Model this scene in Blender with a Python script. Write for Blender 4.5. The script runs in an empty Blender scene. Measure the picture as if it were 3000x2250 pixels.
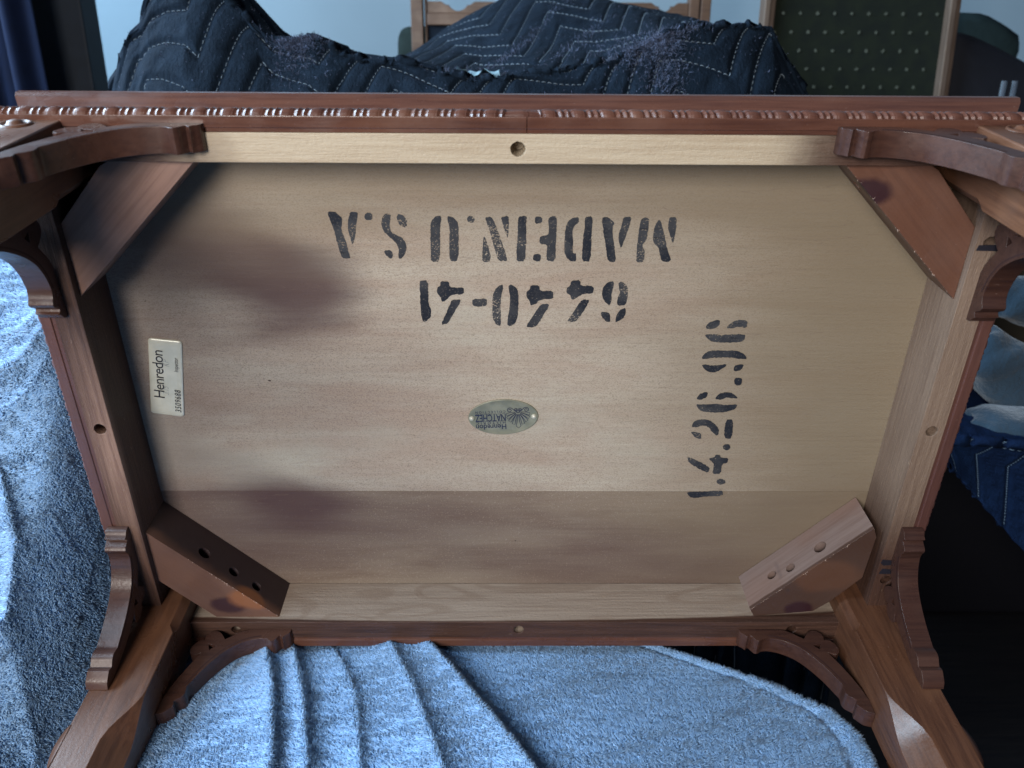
import bpy, math, random
import numpy as np
from mathutils import Vector, Matrix
from mathutils.geometry import tessellate_polygon, delaunay_2d_cdt

# ------------------------------------------------------------------ camera, light, exposure
scene = bpy.context.scene
TILT = math.radians(9.3)                       # the table leans towards the viewer by this much
ROT = Matrix.Rotation(TILT, 4, 'X')            # table coordinates -> room coordinates
cam_d = bpy.data.cameras.new('camera'); cam = bpy.data.objects.new('camera', cam_d)
scene.collection.objects.link(cam); scene.camera = cam
cam_d.sensor_fit = 'HORIZONTAL'; cam_d.sensor_width = 36.0
cam_d.lens = 36.0 * 2421.1 / 3000.0
cam_d.clip_start = 0.02; cam_d.clip_end = 60.0
yaw, pit, rol = 0.0114, 0.5206, 0.0082
fwd = Vector((math.sin(yaw)*math.cos(pit), math.cos(yaw)*math.cos(pit), -math.sin(pit)))
rgt = Vector((math.cos(yaw), -math.sin(yaw), 0)); upv = rgt.cross(fwd)
r2 = rgt*math.cos(rol) + upv*math.sin(rol); u2 = -rgt*math.sin(rol) + upv*math.cos(rol)
M = Matrix(((r2.x, u2.x, -fwd.x, -0.0106), (r2.y, u2.y, -fwd.y, -0.5156), (r2.z, u2.z, -fwd.z, 0.3348), (0, 0, 0, 1)))
cam.matrix_world = ROT @ M
cam_d.dof.use_dof = True; cam_d.dof.focus_distance = 0.66; cam_d.dof.aperture_fstop = 9.0

world = bpy.data.worlds.new("World"); scene.world = world; world.use_nodes = True
bg = world.node_tree.nodes['Background']; bg.inputs[0].default_value = (0.34, 0.50, 1.0, 1); bg.inputs[1].default_value = 0.055

def window_light(name, loc, target, w, h, power, col):
    l = bpy.data.lights.new(name, 'AREA'); l.shape = 'RECTANGLE'; l.size = w; l.size_y = h
    l.energy = power; l.color = col
    o = bpy.data.objects.new(name, l); scene.collection.objects.link(o)
    o.location = loc
    o.rotation_euler = (Vector(target)-Vector(loc)).to_track_quat('-Z', 'Y').to_euler()
    return o
window_light('window_light', (-0.58, -1.70, 0.55), (0, 0, 0), 0.62, 0.65, 47, (1.0, 0.955, 0.90))
window_light('side_window_light', (-1.90, 0.45, 1.25), (0.1, 0.45, 0.05), 2.7, 1.1, 235, (0.60, 0.80, 1.0))
scene.view_settings.view_transform = 'Standard'; scene.view_settings.look = 'None'
scene.view_settings.exposure = 0.0; scene.view_settings.gamma = 1.0
scene.cycles.max_bounces = 6; scene.cycles.use_denoising = True

# ------------------------------------------------------------------ helpers
def smooth(t):
    t = np.clip(t, 0, 1); return t*t*(3-2*t)

class NT:
    """small wrapper for building node trees"""
    def __init__(s, name):
        s.m = bpy.data.materials.new(name); s.m.use_nodes = True
        s.t = s.m.node_tree; s.b = s.t.nodes['Principled BSDF']
        s.co = s.t.nodes.new('ShaderNodeTexCoord').outputs['Object']
    def n(s, k): return s.t.nodes.new(k)
    def put(s, sock, v):
        if isinstance(v, bpy.types.NodeSocket): s.t.links.new(v, sock)
        elif isinstance(v, (tuple, list)) and len(v) == 3 and len(sock.default_value) == 4: sock.default_value = (*v, 1)
        else: sock.default_value = v
    def math(s, op, a, b=0.0, clamp=False):
        n = s.n('ShaderNodeMath'); n.operation = op; n.use_clamp = clamp
        s.put(n.inputs[0], a); s.put(n.inputs[1], b); return n.outputs[0]
    def mapv(s, scale=(1, 1, 1), loc=(0, 0, 0), rot=(0, 0, 0), src=None):
        n = s.n('ShaderNodeMapping'); s.put(n.inputs[0], src or s.co)
        n.inputs['Scale'].default_value = scale; n.inputs['Location'].default_value = loc; n.inputs['Rotation'].default_value = rot
        return n.outputs[0]
    def noise(s, vec, scale, detail=4, rough=.55, dist=0.0):
        n = s.n('ShaderNodeTexNoise'); s.put(n.inputs['Vector'], vec)
        n.inputs['Scale'].default_value = scale; n.inputs['Detail'].default_value = detail
        n.inputs['Roughness'].default_value = rough; n.inputs['Distortion'].default_value = dist
        return n.outputs['Fac']
    def ramp(s, v, a, b, lo=0.0, hi=1.0):
        n = s.n('ShaderNodeMapRange'); n.interpolation_type = 'SMOOTHSTEP'
        s.put(n.inputs[0], v); n.inputs[1].default_value = a; n.inputs[2].default_value = b
        n.inputs[3].default_value = lo; n.inputs[4].default_value = hi; return n.outputs[0]
    def mix(s, f, a, b, mode='MIX'):
        n = s.n('ShaderNodeMix'); n.data_type = 'RGBA'; n.blend_type = mode
        s.put(n.inputs[0], f); s.put(n.inputs[6], a); s.put(n.inputs[7], b); return n.outputs[2]
    def sep(s, v=None):
        n = s.n('ShaderNodeSeparateXYZ'); s.put(n.inputs[0], v or s.co); return n.outputs
    def blob(s, c, r, soft=1.0, wob=.35, rot=0.0, scale=40, stretch=(1, 1, 1)):
        """colour patch with a ragged soft outline: 1 inside, 0 outside; c, r in object coordinates (x, y, z)"""
        sub = s.n('ShaderNodeVectorMath'); sub.operation = 'SUBTRACT'; s.put(sub.inputs[0], s.co); sub.inputs[1].default_value = c
        v = s.mapv(rot=(0, rot, 0), src=sub.outputs[0])
        v = s.mapv(scale=tuple(1.0/q for q in r), src=v)
        ln = s.n('ShaderNodeVectorMath'); ln.operation = 'LENGTH'; s.put(ln.inputs[0], v)
        d = s.math('ADD', ln.outputs['Value'], s.math('MULTIPLY', s.math('SUBTRACT', s.noise(s.mapv(stretch), scale, 4), .5), wob*2))
        return s.ramp(d, 1-soft*.5, 1+soft*.5, 1, 0)
    def bump(s, h, dist, strength=1.0, normal=None):
        n = s.n('ShaderNodeBump'); s.put(n.inputs['Height'], h); n.inputs['Distance'].default_value = dist
        n.inputs['Strength'].default_value = strength
        if normal: s.put(n.inputs['Normal'], normal)
        return n.outputs[0]
    def out(s, col=None, rough=None, spec=None, normal=None, metal=None, sheen=None, coat=None):
        if col is not None: s.put(s.b.inputs['Base Color'], col)
        if rough is not None: s.put(s.b.inputs['Roughness'], rough)
        if spec is not None: s.b.inputs['Specular IOR Level'].default_value = spec
        if normal is not None: s.put(s.b.inputs['Normal'], normal)
        if metal is not None: s.b.inputs['Metallic'].default_value = metal
        if sheen is not None: s.b.inputs['Sheen Weight'].default_value = sheen
        if coat is not None: s.b.inputs['Coat Weight'].default_value = coat
        return s.m

def grain_scale(axis, along=2.2, across=55):
    v = [across]*3; v['xyz'.index(axis)] = along; return tuple(v)

def link(o, parent=None):
    scene.collection.objects.link(o)
    if parent is not None: o.parent = parent
    return o
def mesh(name, verts, faces, mat, parent=None, shade=False, bevel=0.0, weld=False):
    me = bpy.data.meshes.new(name); me.from_pydata([tuple(map(float, v)) for v in verts], [], faces); me.update()
    if mat is not None: me.materials.append(mat)
    if shade: me.polygons.foreach_set('use_smooth', [True]*len(me.polygons))
    o = link(bpy.data.objects.new(name, me), parent)
    if bevel > 0:
        b = o.modifiers.new('bevel', 'BEVEL'); b.width = bevel; b.segments = 2; b.limit_method = 'ANGLE'; b.angle_limit = math.radians(35)
        b.harden_normals = shade
    return o
def empty(name, label, cat, loc=(0, 0, 0), rot=(0, 0, 0), group=None):
    o = link(bpy.data.objects.new(name, None)); o.location = loc; o.rotation_euler = rot
    o['label'] = label; o['category'] = cat
    if group: o['group'] = group
    return o
def tag(o, label, cat, group=None):
    o['label'] = label; o['category'] = cat
    if group: o['group'] = group
    return o
def join(parts):
    V = []; F = []
    for v, f in parts:
        n = len(V); V += list(v); F += [tuple(i+n for i in q) for q in f]
    return V, F
def prism(pts2, d0, d1, fr, holes=()):
    """outline pts2 (list of 2D), extruded between depths d0 and d1; fr(a, b, depth) -> 3D. holes: [(list of 2D, depth reached)] open at d0"""
    V = []; F = []
    loops = [list(pts2)] + [list(h[0]) for h in holes]
    def tess(ls): return tessellate_polygon([[Vector((p[0], p[1], 0)) for p in l] for l in ls])
    flat = [p for l in loops for p in l]
    V += [fr(p[0], p[1], d0) for p in flat]
    F += [tuple(t) for t in tess(loops)]
    n0 = len(V); V += [fr(p[0], p[1], d1) for p in pts2]
    k = len(pts2)
    F += [tuple(n0+i for i in t) for t in tess([pts2])]
    for i in range(k): F.append((i, (i+1) % k, n0+(i+1) % k, n0+i))
    off = k
    for hp, hd in holes:
        m = len(hp); b0 = len(V); V += [fr(p[0], p[1], hd) for p in hp]
        for i in range(m): F.append((off+i, off+(i+1) % m, b0+(i+1) % m, b0+i))
        F.append(tuple(b0+i for i in range(m))); off += m
    return V, F
def fixn(o):
    import bmesh
    bm = bmesh.new(); bm.from_mesh(o.data); bmesh.ops.remove_doubles(bm, verts=bm.verts, dist=1e-6)
    bmesh.ops.recalc_face_normals(bm, faces=bm.faces); bm.to_mesh(o.data); bm.free(); return o
def circle(cx, cy, rx, ry=None, n=20, wob=0.0, rot=0.0, seed=0):
    rr = random.Random(seed); ry = ry or rx
    out = []
    for i in range(n):
        a = 2*math.pi*i/n; k = 1+wob*(rr.random()*2-1)
        x, y = rx*k*math.cos(a), ry*k*math.sin(a)
        out.append((cx+x*math.cos(rot)-y*math.sin(rot), cy+x*math.sin(rot)+y*math.cos(rot)))
    return out
def box(x0, x1, y0, y1, z0, z1):
    V = [(x, y, z) for x in (x0, x1) for y in (y0, y1) for z in (z0, z1)]
    F = [(0, 1, 3, 2), (4, 6, 7, 5), (0, 4, 5, 1), (2, 3, 7, 6), (0, 2, 6, 4), (1, 5, 7, 3)]
    return V, F

# ------------------------------------------------------------------ table: measures (metres, table coordinates: x right, y away, z up the image)
HX, HZ = 0.300, 0.19744      # half opening between the aprons
T = 0.0183                   # apron thickness
D = 0.0473                   # apron depth
# stains and woods
def m_panel(name, warm):
    m = NT(name)
    g = m.noise(m.mapv((3, 3, 60)), 6, 6, .6)
    g2 = m.noise(m.mapv((1.2, 1.2, 7)), 5, 4, .55, .6)
    sp = m.noise(m.mapv((1, 1, 2.2)), 900, 2, .7)
    a = (0.42, 0.37, 0.305) if warm else (0.225, 0.178, 0.138)
    b = (0.36, 0.285, 0.228) if warm else (0.165, 0.120, 0.092)
    col = m.mix(m.ramp(g2, .35, .7), a, b)
    col = m.mix(m.ramp(g, .4, .68, 0, .22), col, (.27, .205, .165))
    col = m.mix(m.ramp(sp, .36, .5, .5, 0), col, (.12, .085, .06))
    col = m.mix(m.ramp(m.noise(m.mapv((1, 1, 1.6), (3, 1, 7)), 700, 2, .7), .60, .70, 0, .26), col, (.66, .58, .48))
    # grey-green pale wipes of sealer and pinkish areas
    col = m.mix(m.ramp(m.noise(m.mapv((1, 1, 1.6), (9, 2, 4)), 7, 3), .5, .7, 0, .5 if warm else .12), col, (.40, .39, .33))
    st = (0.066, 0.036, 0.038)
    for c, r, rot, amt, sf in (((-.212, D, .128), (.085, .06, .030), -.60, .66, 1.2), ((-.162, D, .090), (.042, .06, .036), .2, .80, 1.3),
                      ((-.25, D, .16), (.09, .06, .05), -.8, .6, 1.2), ((-.187, D, -.108), (.046, .06, .026), 0, .80, 1.2), ((-.215, D, -.085), (.03, .06, .02), 0, .35, 1.3),
                      ((-.11, D, -.13), (.14, .06, .035), 0, .38, 1.6), ((.105, D, -.152), (.080, .06, .026), .1, .42, 1.6),
                      ((.10, D, -.185), (.16, .06, .026), 0, .45, 1.6), ((.31, D, .0), (.085, .06, .25), 0, .5, 1.5),
                      ((.27, D, .15), (.14, .06, .10), -.8, .42, 1.5), ((0, D, .215), (.38, .06, .045), 0, .45, 1.6),
                      ((-.13, D, .02), (.08, .06, .05), .3, .16, 1.5), ((.24, D, -.16), (.12, .06, .055), .7, .6, 1.6),
                      ((.18, D, .125), (.05, .06, .05), 0, -.0, 1.4), ((-.29, D, -.02), (.06, .06, .25), 0, .5, 1.6),
                      ((-.24, D, -.15), (.09, .06, .05), 0, .35, 1.4)):
        if amt > 0: col = m.mix(m.math('MULTIPLY', m.blob(c, r, sf, .50, rot, 16, (.45, 1, 2.6)), amt), col, (.19, .140, .080) if c[0] > .25 and c[2] > -.15 else st)  # overspray blotches, plus painted light falloff along the edges, right side and corners
    # olive tone over the top and right of the board, light falloff painted in
    for c, r, rot, amt in (((.27, D, .05), (.15, .06, .26), 0, .78), ((.08, D, .20), (.42, .06, .065), 0, .7), ((-.17, D, .16), (.10, .06, .05), .3, .3)):
        col = m.mix(m.math('MULTIPLY', m.blob(c, r, 1.5, .5, rot, 12, (.45, 1, 2.2)), amt), col, (.185, .145, .098))
    # hairline cracks along the board
    w = m.noise(m.mapv((2.2, 1, 38), (4, 0, 2)), 3, 2, .5)
    ln = m.math('ABSOLUTE', m.math('SUBTRACT', w, .5))
    col = m.mix(m.ramp(ln, 0, .004, .35, 0), col, (.14, .10, .08))
    h = m.math('ADD', m.math('MULTIPLY', sp, .8), g)
    return m.out(col, .78, .25, m.bump(h, .0006, .7))
def m_stain(name, axis, blobs=(), base=(0.095, 0.038, 0.030), dark=(0.05, 0.02, 0.02), light=(0.15, 0.066, 0.045), rough=.42, lightness=.35, cloud=9, turn=0.0, gc=.75):
    m = NT(name)
    src = m.mapv(rot=(0, turn, 0))
    g = m.noise(m.mapv(grain_scale(axis, 3, 60), src=src), 5, 6, .65, .3)
    c2 = m.noise(m.co, cloud, 3, .5)
    pores = m.noise(m.mapv(grain_scale(axis, 14, 260), src=src), 4, 3, .7)
    col = m.mix(m.ramp(g, .35, .72, 0, gc), base, dark)
    col = m.mix(m.ramp(c2, .45, .72, 0, lightness), col, light)
    col = m.mix(m.ramp(pores, .60, .74, 0, .22), col, dark)
    for c, r, k in blobs:
        col = m.mix(m.math('MULTIPLY', m.blob(c, r, .5, .28, 0, 60), .94), col, k)
    # worn edge flecks and dust
    fl = m.noise(m.mapv(grain_scale(axis, 90, 260)), 3, 2, .7)
    col = m.mix(m.ramp(fl, .70, .78, 0, .28), col, (.34, .24, .20))
    h = m.math('ADD', m.math('MULTIPLY', m.noise(m.co, 420, 3, .6), .9), m.math('MULTIPLY', pores, .4))
    rg = m.ramp(m.noise(m.co, 30, 3), .3, .7, rough-.08, rough+.12)
    return m.out(col, rg, .5, m.bump(h, .00022, .5))
def m_apron(name, axis, raws, cath=False, rawcol=((0.43, 0.36, 0.265), (0.36, 0.285, 0.20))):
    """bare poplar with reddish finish sprayed over its ends; raws: soft boxes (centre, radius) that stayed bare"""
    m = NT(name)
    g = m.noise(m.mapv(grain_scale(axis, 2.5, 70)), 5, 6, .6, .2)
    fi = m.noise(m.mapv(grain_scale(axis, 40, 420)), 3, 3, .6)
    raw = m.mix(m.ramp(g, .35, .7), *rawcol)
    raw = m.mix(m.ramp(fi, .56, .7, 0, .4), raw, (.30, .21, .14))
    if cath:   # flame-shaped growth rings of a flat-sawn board
        w = m.math('SINE', m.math('MULTIPLY', m.noise(m.mapv((2.2, 9, 9), (.3, 0, 0)), 2.2, 2, .45, .5), 58.0))
        raw = m.mix(m.ramp(w, .2, .95, 0, .45), raw, (.19, .135, .10))
    st = m.mix(m.ramp(g, .3, .7), (0.070, 0.034, 0.023), (0.036, 0.017, 0.012))
    f = None
    for c, r, sf, *wb in raws:
        b = m.blob(c, r, sf, wb[0] if wb else .12, 0, 30); f = b if f is None else m.math('MAXIMUM', f, b)
    col = m.mix(f, st, raw) if f is not None else st
    col = m.mix(m.ramp(fi, .66, .74, 0, .5), col, m.mix(.5, col, (.62, .48, .36)))
    return m.out(col, .55, .35, m.bump(m.math('ADD', m.math('ADD', g, fi), m.noise(m.co, 380, 3, .6)), .0005, .7))

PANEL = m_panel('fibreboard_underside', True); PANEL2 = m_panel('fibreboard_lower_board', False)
STX = m_stain('finish_grain_x', 'x'); STZ = m_stain('finish_grain_z', 'z')
LEGM = m_stain('finish_leg', 'y', base=(0.100, 0.044, 0.024), dark=(0.040, 0.017, 0.011), light=(0.165, 0.080, 0.044), lightness=.6, rough=.34, cloud=14)
BRK = m_stain('finish_bracket', 'x', base=(0.050, 0.023, 0.017), dark=(0.022, 0.010, 0.009), light=(0.11, 0.050, 0.032), rough=.30)
EDGE = m_stain('finish_top_edge', 'x', base=(0.095, 0.040, 0.027), dark=(0.048, 0.020, 0.016), light=(0.17, 0.080, 0.048), rough=.29)

def m_simple(name, col, rough=.6, spec=.4, nscale=60, namt=.15, bumpd=0.0, metal=0.0):
    m = NT(name); n = m.noise(m.co, nscale, 4)
    c = m.mix(m.ramp(n, .35, .7, 0, 1), col, tuple(q*(1-namt) for q in col))
    return m.out(c, rough, spec, m.bump(n, bumpd, .6) if bumpd else None, metal)
def m_ink():
    m = NT('stencil_ink')
    w = m.noise(m.mapv((1, 1, 1)), 26, 3, .6)
    f = m.noise(m.mapv((1, 1, 1.3)), 620, 3, .75)
    col = m.mix(m.ramp(w, .38, .62), (0.013, 0.016, 0.024), (0.048, 0.050, 0.056))
    col = m.mix(m.ramp(f, .54, .68, 0, .45), col, (.15, .135, .12))
    st = m.noise(m.mapv((14, 1, 130), (2, 1, 5)), 4, 2)
    col = m.mix(m.ramp(st, .64, .70, 0, .7), col, (.012, .013, .018))
    m.out(col, .8, .2)
    tr = m.n('ShaderNodeBsdfTransparent'); ms = m.n('ShaderNodeMixShader')
    a = m.math('ADD', m.math('MULTIPLY', m.ramp(w, .42, .7), .17), f)
    m.put(ms.inputs[0], m.ramp(a, .66, .74)); m.t.links.new(m.b.outputs[0], ms.inputs[1]); m.t.links.new(tr.outputs[0], ms.inputs[2])
    m.t.links.new(ms.outputs[0], m.t.nodes['Material Output'].inputs[0]); return m.m
INK = m_ink(); MARK = m_simple('black_marker', (.012, .011, .018), .55)

table = empty('side_table', 'upturned wooden side table lying on its long edge, bare underside with stencilled numbers facing out', 'table', rot=(TILT, 0, 0))

# ---- top: slab behind, moulded edge boards round it, boards of the underside
def mitred(name, side, prof, mat, parent, half=None, bevel=0.0, hx=HX, hz=HZ, shade=False, split=None):
    """sweep profile [(offset outwards, y)] along one side with mitred ends"""
    V = []; n = len(prof)
    def P(o, y, e):    # e = -1 / +1 end
        if side == 'top': return (e*(hx+o), y, hz+o)
        if side == 'bottom': return (-e*(hx+o), y, -hz-o)
        if side == 'left': return (-hx-o, y, e*(hz+o))
        return (hx+o, y, -e*(hz+o))
    def Pm(o, y, x):
        q = P(o, y, 1)
        return (x, q[1], q[2])
    A = [P(o, y, -1) if (split is None or split[0] is None) else Pm(o, y, split[0]) for o, y in prof]
    B = [P(o, y, 1) if (split is None or split[1] is None) else Pm(o, y, split[1]) for o, y in prof]
    F = [(i, (i+1) % n, n+(i+1) % n, n+i) for i in range(n)] + [tuple(range(n)), tuple(range(2*n-1, n-1, -1))]
    o = mesh(name, A+B, F, mat, parent, shade, bevel); return fixn(o)

topslab = mesh('tabletop', *box(-HX-.020, HX+.020, D+.0085, .0615, -HZ-.020, HZ+.020), EDGE, table)
edge_prof = [(.0004, D+.0006), (.0190, D+.0004), (.0205, D-.012), (.0225, .0330), (.0245, .0385), (.0272, .0425), (.0300, .0470), (.0318, .0520), (.0318, .0565), (.0300, .0600), (.0265, .0618), (.019, .0622), (.0004, .0620)]
for side in ('top', 'bottom', 'left', 'right'):
    e = mitred('edge_board', side, edge_prof, EDGE, topslab, hx=HX-.0004 if side in ('left', 'right') else HX-.0004)
# underside boards (mitre gap is real: boards stop 0.3 mm short)
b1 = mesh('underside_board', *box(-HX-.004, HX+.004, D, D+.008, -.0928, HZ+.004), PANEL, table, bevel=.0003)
b2 = mesh('underside_board', *box(-HX-.004, HX+.004, D+.0004, D+.008, -HZ-.004, -.0932), PANEL2, table, bevel=.0003)

# ---- aprons with drilled holes
RAW_TOP = m_apron('top_apron_wood', 'x', [((-.012, 0, HZ+.009), (.185, .2, .2), .35)])
RAW_BOT = m_apron('bottom_apron_wood', 'x', [((-.05, .046, -HZ), (.50, .0445, .2), .05, .015)], cath=True, rawcol=((0.29, 0.235, 0.19), (0.22, 0.17, 0.135)))
RAW_L = m_apron('left_apron_wood', 'z', [((-HX-.004, -.002, -.02), (.012, .006, .07), 1.9)], rawcol=((0.27, 0.165, 0.12), (0.17, 0.095, 0.07)))
RAW_R = m_apron('right_apron_wood', 'z', [((HX+.009, 0, .035), (.2, .2, .125), .7)], rawcol=((0.21, 0.150, 0.112), (0.155, 0.105, 0.078)))
def apron(side, mat, holes):
    L = HX+.0182 if side in ('top', 'bottom') else HZ
    hs = [(circle(a, T/2 if r > 0 else T/2, abs(r), n=22, wob=.05, seed=i), .019) for i, (a, r) in enumerate(holes)]
    if side == 'top': fr = lambda a, b, d: (a, d, HZ+b)
    elif side == 'bottom': fr = lambda a, b, d: (a, d, -HZ-b)
    elif side == 'left': fr = lambda a, b, d: (-HX-b, d, a)
    else: fr = lambda a, b, d: (HX+b, d, a)
    e = .0002 if side in ('left', 'right') else 0
    o = fixn(mesh('apron', *prism([(-L+e, 0), (L-e, 0), (L-e, T), (-L+e, T)], 0, D-.0001, fr, hs), mat, table, bevel=.0004))
    return o
ap = {'top': apron('top', RAW_TOP, [(-.0022, .0046)]), 'bottom': apron('bottom', RAW_BOT, [(.0029, .0044), (-.2414, .0042), (.240, .0044)]),
      'left': apron('left', RAW_L, [(-.0004, .0044)]), 'right': apron('right', RAW_R, [(-.0007, .0044), (.147, .0044), (-.149, .0044)])}

# ---- moulding round the apron: plain strip, ogee face, carved bead
mold_prof = [(T+.0001, .0008), (T+.0028, .0008), (T+.0031, -.0002), (.0284, -.0004), (.0284, .0120), (.0262, .0150), (.0262, .0345), (T+.0001, .0345)]
MOLD_V = m_stain('finish_side_mould', 'z', base=(0.090, 0.040, 0.033), dark=(0.05, 0.022, 0.02), light=(0.15, 0.07, 0.05), rough=.33)
for side, sp in (('top', (None, .0030)), ('top', (.0033, None)), ('bottom', None), ('left', None), ('right', None)):
    o = mitred('moulding', side, mold_prof, EDGE if side in ('top', 'bottom') else MOLD_V, table, split=sp, bevel=.0003)
    # carved bead and reel: long leaf, two small discs, repeated
    L = (HX if side in ('top', 'bottom') else HZ)+.029
    per = .01775; a0, a1 = -L, L
    if sp and sp[0] is not None: a0 = sp[0]
    if sp and sp[1] is not None: a1 = sp[1]
    ns = int((a1-a0)/per*30); nr = 9
    V = []; F = []
    for i in range(ns+1):
        a = a0+(a1-a0)*i/ns
        u = (abs(a+.0008)/per+.18) % 1.0
        # leaf 0-.30, then three sharp chisel cuts
        if u < .30: hb = 1.0-.10*abs(u/.15-1)**3
        else: hb = .96-(.30+.05*math.sin(a*977))*(1-abs(((u-.30)/.2334 % 1.0)*2-1))
        if sp and a > -.010 and a < .010: hb = .85*(1-.3*abs(a)/.01)
        R = .0018+.0042*hb
        for k in range(nr):
            th = math.pi*(-.08+1.16*k/(nr-1))
            o_ = .0270+R*.86*math.sin(th); y_ = .0062-R*1.05*math.cos(th)
            tw = -.0012*math.cos(th)
            s_ = a+tw*(1 if a < 0 else -1)
            if side == 'top': V.append((s_, y_, HZ+o_))
            elif side == 'bottom': V.append((s_, y_, -HZ-o_))
            elif side == 'left': V.append((-HX-o_, y_, s_))
            else: V.append((HX+o_, y_, s_))
    for i in range(ns):
        for k in range(nr-1):
            q = i*nr+k; F.append((q, q+1, q+nr+1, q+nr))
    F.append(tuple(range(nr))); F.append(tuple(ns*nr+k for k in range(nr)))
    fixn(mesh('carved_bead', V, F, EDGE if side in ('top', 'bottom') else MOLD_V, o))

# ---- corner blocks
def m_block(name, blobs, pale=None, turn=.785): return m_stain(name, 'x', blobs, turn=turn, gc=.38, base=pale or (0.118, 0.052, 0.032), dark=(0.06, 0.025, 0.018), light=(0.18, 0.085, 0.05), lightness=.5, rough=.5)
KN = (0.024, 0.006, 0.010)
BLK = {(-1, 1): m_block('block_wood_left', (), (0.19, 0.11, 0.085)), (1, 1): m_block('block_wood_knot', [((.2200, .006, .178), (.019, .01, .0095), KN), ((.2215, .006, .1765), (.0022, .01, .0010), (.30, .17, .13))], turn=-.785),
       (-1, -1): m_block('block_wood_red', [((-.252, .034, -.150), (.2, .0225, .2), (.022, .013, .015)), ((-.245, .006, -.183), (.016, .02, .009), KN), ((-.2245, .006, -.176), (.02, .01, .012), (.20, .075, .03))], (0.090, 0.046, 0.034), -.785),  # first patch darkens the inner face: its shade painted into the colour
       (1, -1): m_block('block_wood_pale', [((.25, .0062, -.155), (.2, .0035, .2), (.048, .022, .014)), ((.2445, .006, -.188), (.012, .006, .009), KN), ((.262, .006, -.150), (.030, .003, .018), (.085, .038, .022)), ((.232, .026, -.166), (.0045, .02, .0050), (.02, .022, .035))], (0.185, 0.135, 0.120))}
for (sx, sz), mt in BLK.items():
    A = (sx*.2045, sz*(HZ-.0001)); B = (sx*(HX-.0001), sz*.1035)                # inner diagonal
    C = (sx*(HX-.0001), sz*.1555); E_ = (sx*.2585, sz*(HZ-.0001))
    if (sx, sz) == (1, -1):
        A = (.203, -.1888); B = (.2905, -.0985); C = (.2925, -.152); E_ = (.258, -.1905)
        outl = [A, B, (.2945, -.108), C, (.270, -.1795), E_, (.2075, -.1965)]
    elif sz > 0: outl = [A, B, C, (sx*.2660, sz*.1930), E_]
    else: outl = [A, B, C, E_]
    fr = lambda a, b, d: (a, d, b)
    y0, y1 = .0062, D-.0002
    # body without the inner face, inner face with bored holes
    n = len(outl); V = [(p[0], y0, p[1]) for p in outl]+[(p[0], y1, p[1]) for p in outl]
    F = [tuple(range(n)), tuple(range(2*n-1, n-1, -1))]+[(i, (i+1) % n, n+(i+1) % n, n+i) for i in range(1, n)]
    du = Vector((B[0]-A[0], 0, B[1]-A[1])); Ln = du.length; du.normalize()
    nrm = Vector((-sx*.7071, 0, -sz*.7071))
    if (sx, sz) == (1, -1): hl = [(.030, .026, .0045), (.048, .021, .0045), (.079, .022, .0058)]
    elif (sx, sz) == (-1, -1): hl = [(.029, .022, .0046), (.053, .022, .0048), (.083, .022, .0056)]
    else: hl = [(.03, .030, .0045)]
    holes = [(circle(a, y, r, r*.9, n=18, seed=int(a*1e4)), .013) for a, y, r in hl]
    A3 = Vector((A[0], 0, A[1]))
    frd = lambda a, b, d: tuple(A3+du*a+Vector((0, b, 0))-nrm*d)
    loops = [[(0, y0), (Ln, y0), (Ln, y1), (0, y1)]]+[h[0] for h in holes]
    base = len(V); flat = [p for l in loops for p in l]; V += [frd(p[0], p[1], 0) for p in flat]
    F += [tuple(base+i for i in t) for t in tessellate_polygon([[Vector((p[0], p[1], 0)) for p in l] for l in loops])]
    off = base+4
    for hp, hd in holes:
        m_ = len(hp); b0 = len(V); V += [frd(p[0], p[1], hd) for p in hp]
        F += [(off+i, off+(i+1) % m_, b0+(i+1) % m_, b0+i) for i in range(m_)]+[tuple(b0+i for i in range(m_))]; off += m_
    o = fixn(mesh('corner_block', V, F, mt, table, bevel=.0005))
    if (sx, sz) == (1, -1): o['label'] = 'pale sanded corner block with three bored holes and a dark knot'
    elif (sx, sz) == (1, 1): o['label'] = 'reddish corner block with a dark purple knot'
    # splintered fibres along the sawn front edge of the lower blocks
    if sz < 0 or sx > 0:
        rr = random.Random(5+sx); V = []; F = []
        for i in range(90 if (sx, sz) == (-1, -1) else 50):
            if (sx, sz) == (-1, -1): a = Ln*min(.98, max(.02, rr.gauss(.33, .15)))
            else: a = Ln*rr.random()
            p = A3+du*a+Vector((0, y0, 0)); L = .0008+.0022*rr.random()**3
            dr = Vector((rr.uniform(-1, 1), -rr.uniform(.1, .6), rr.uniform(-1, 1))).normalized(); w = Vector((rr.uniform(-1, 1), rr.uniform(-1, 1), 0)).normalized()*.00016
            k = len(V); V += [p-w, p+w, p+dr*L]; F.append((k, k+1, k+2))
        mesh('splinters', V, F, m_simple('splinter_wood', (.62, .46, .38), .7), o)['kind'] = 'stuff'

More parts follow.
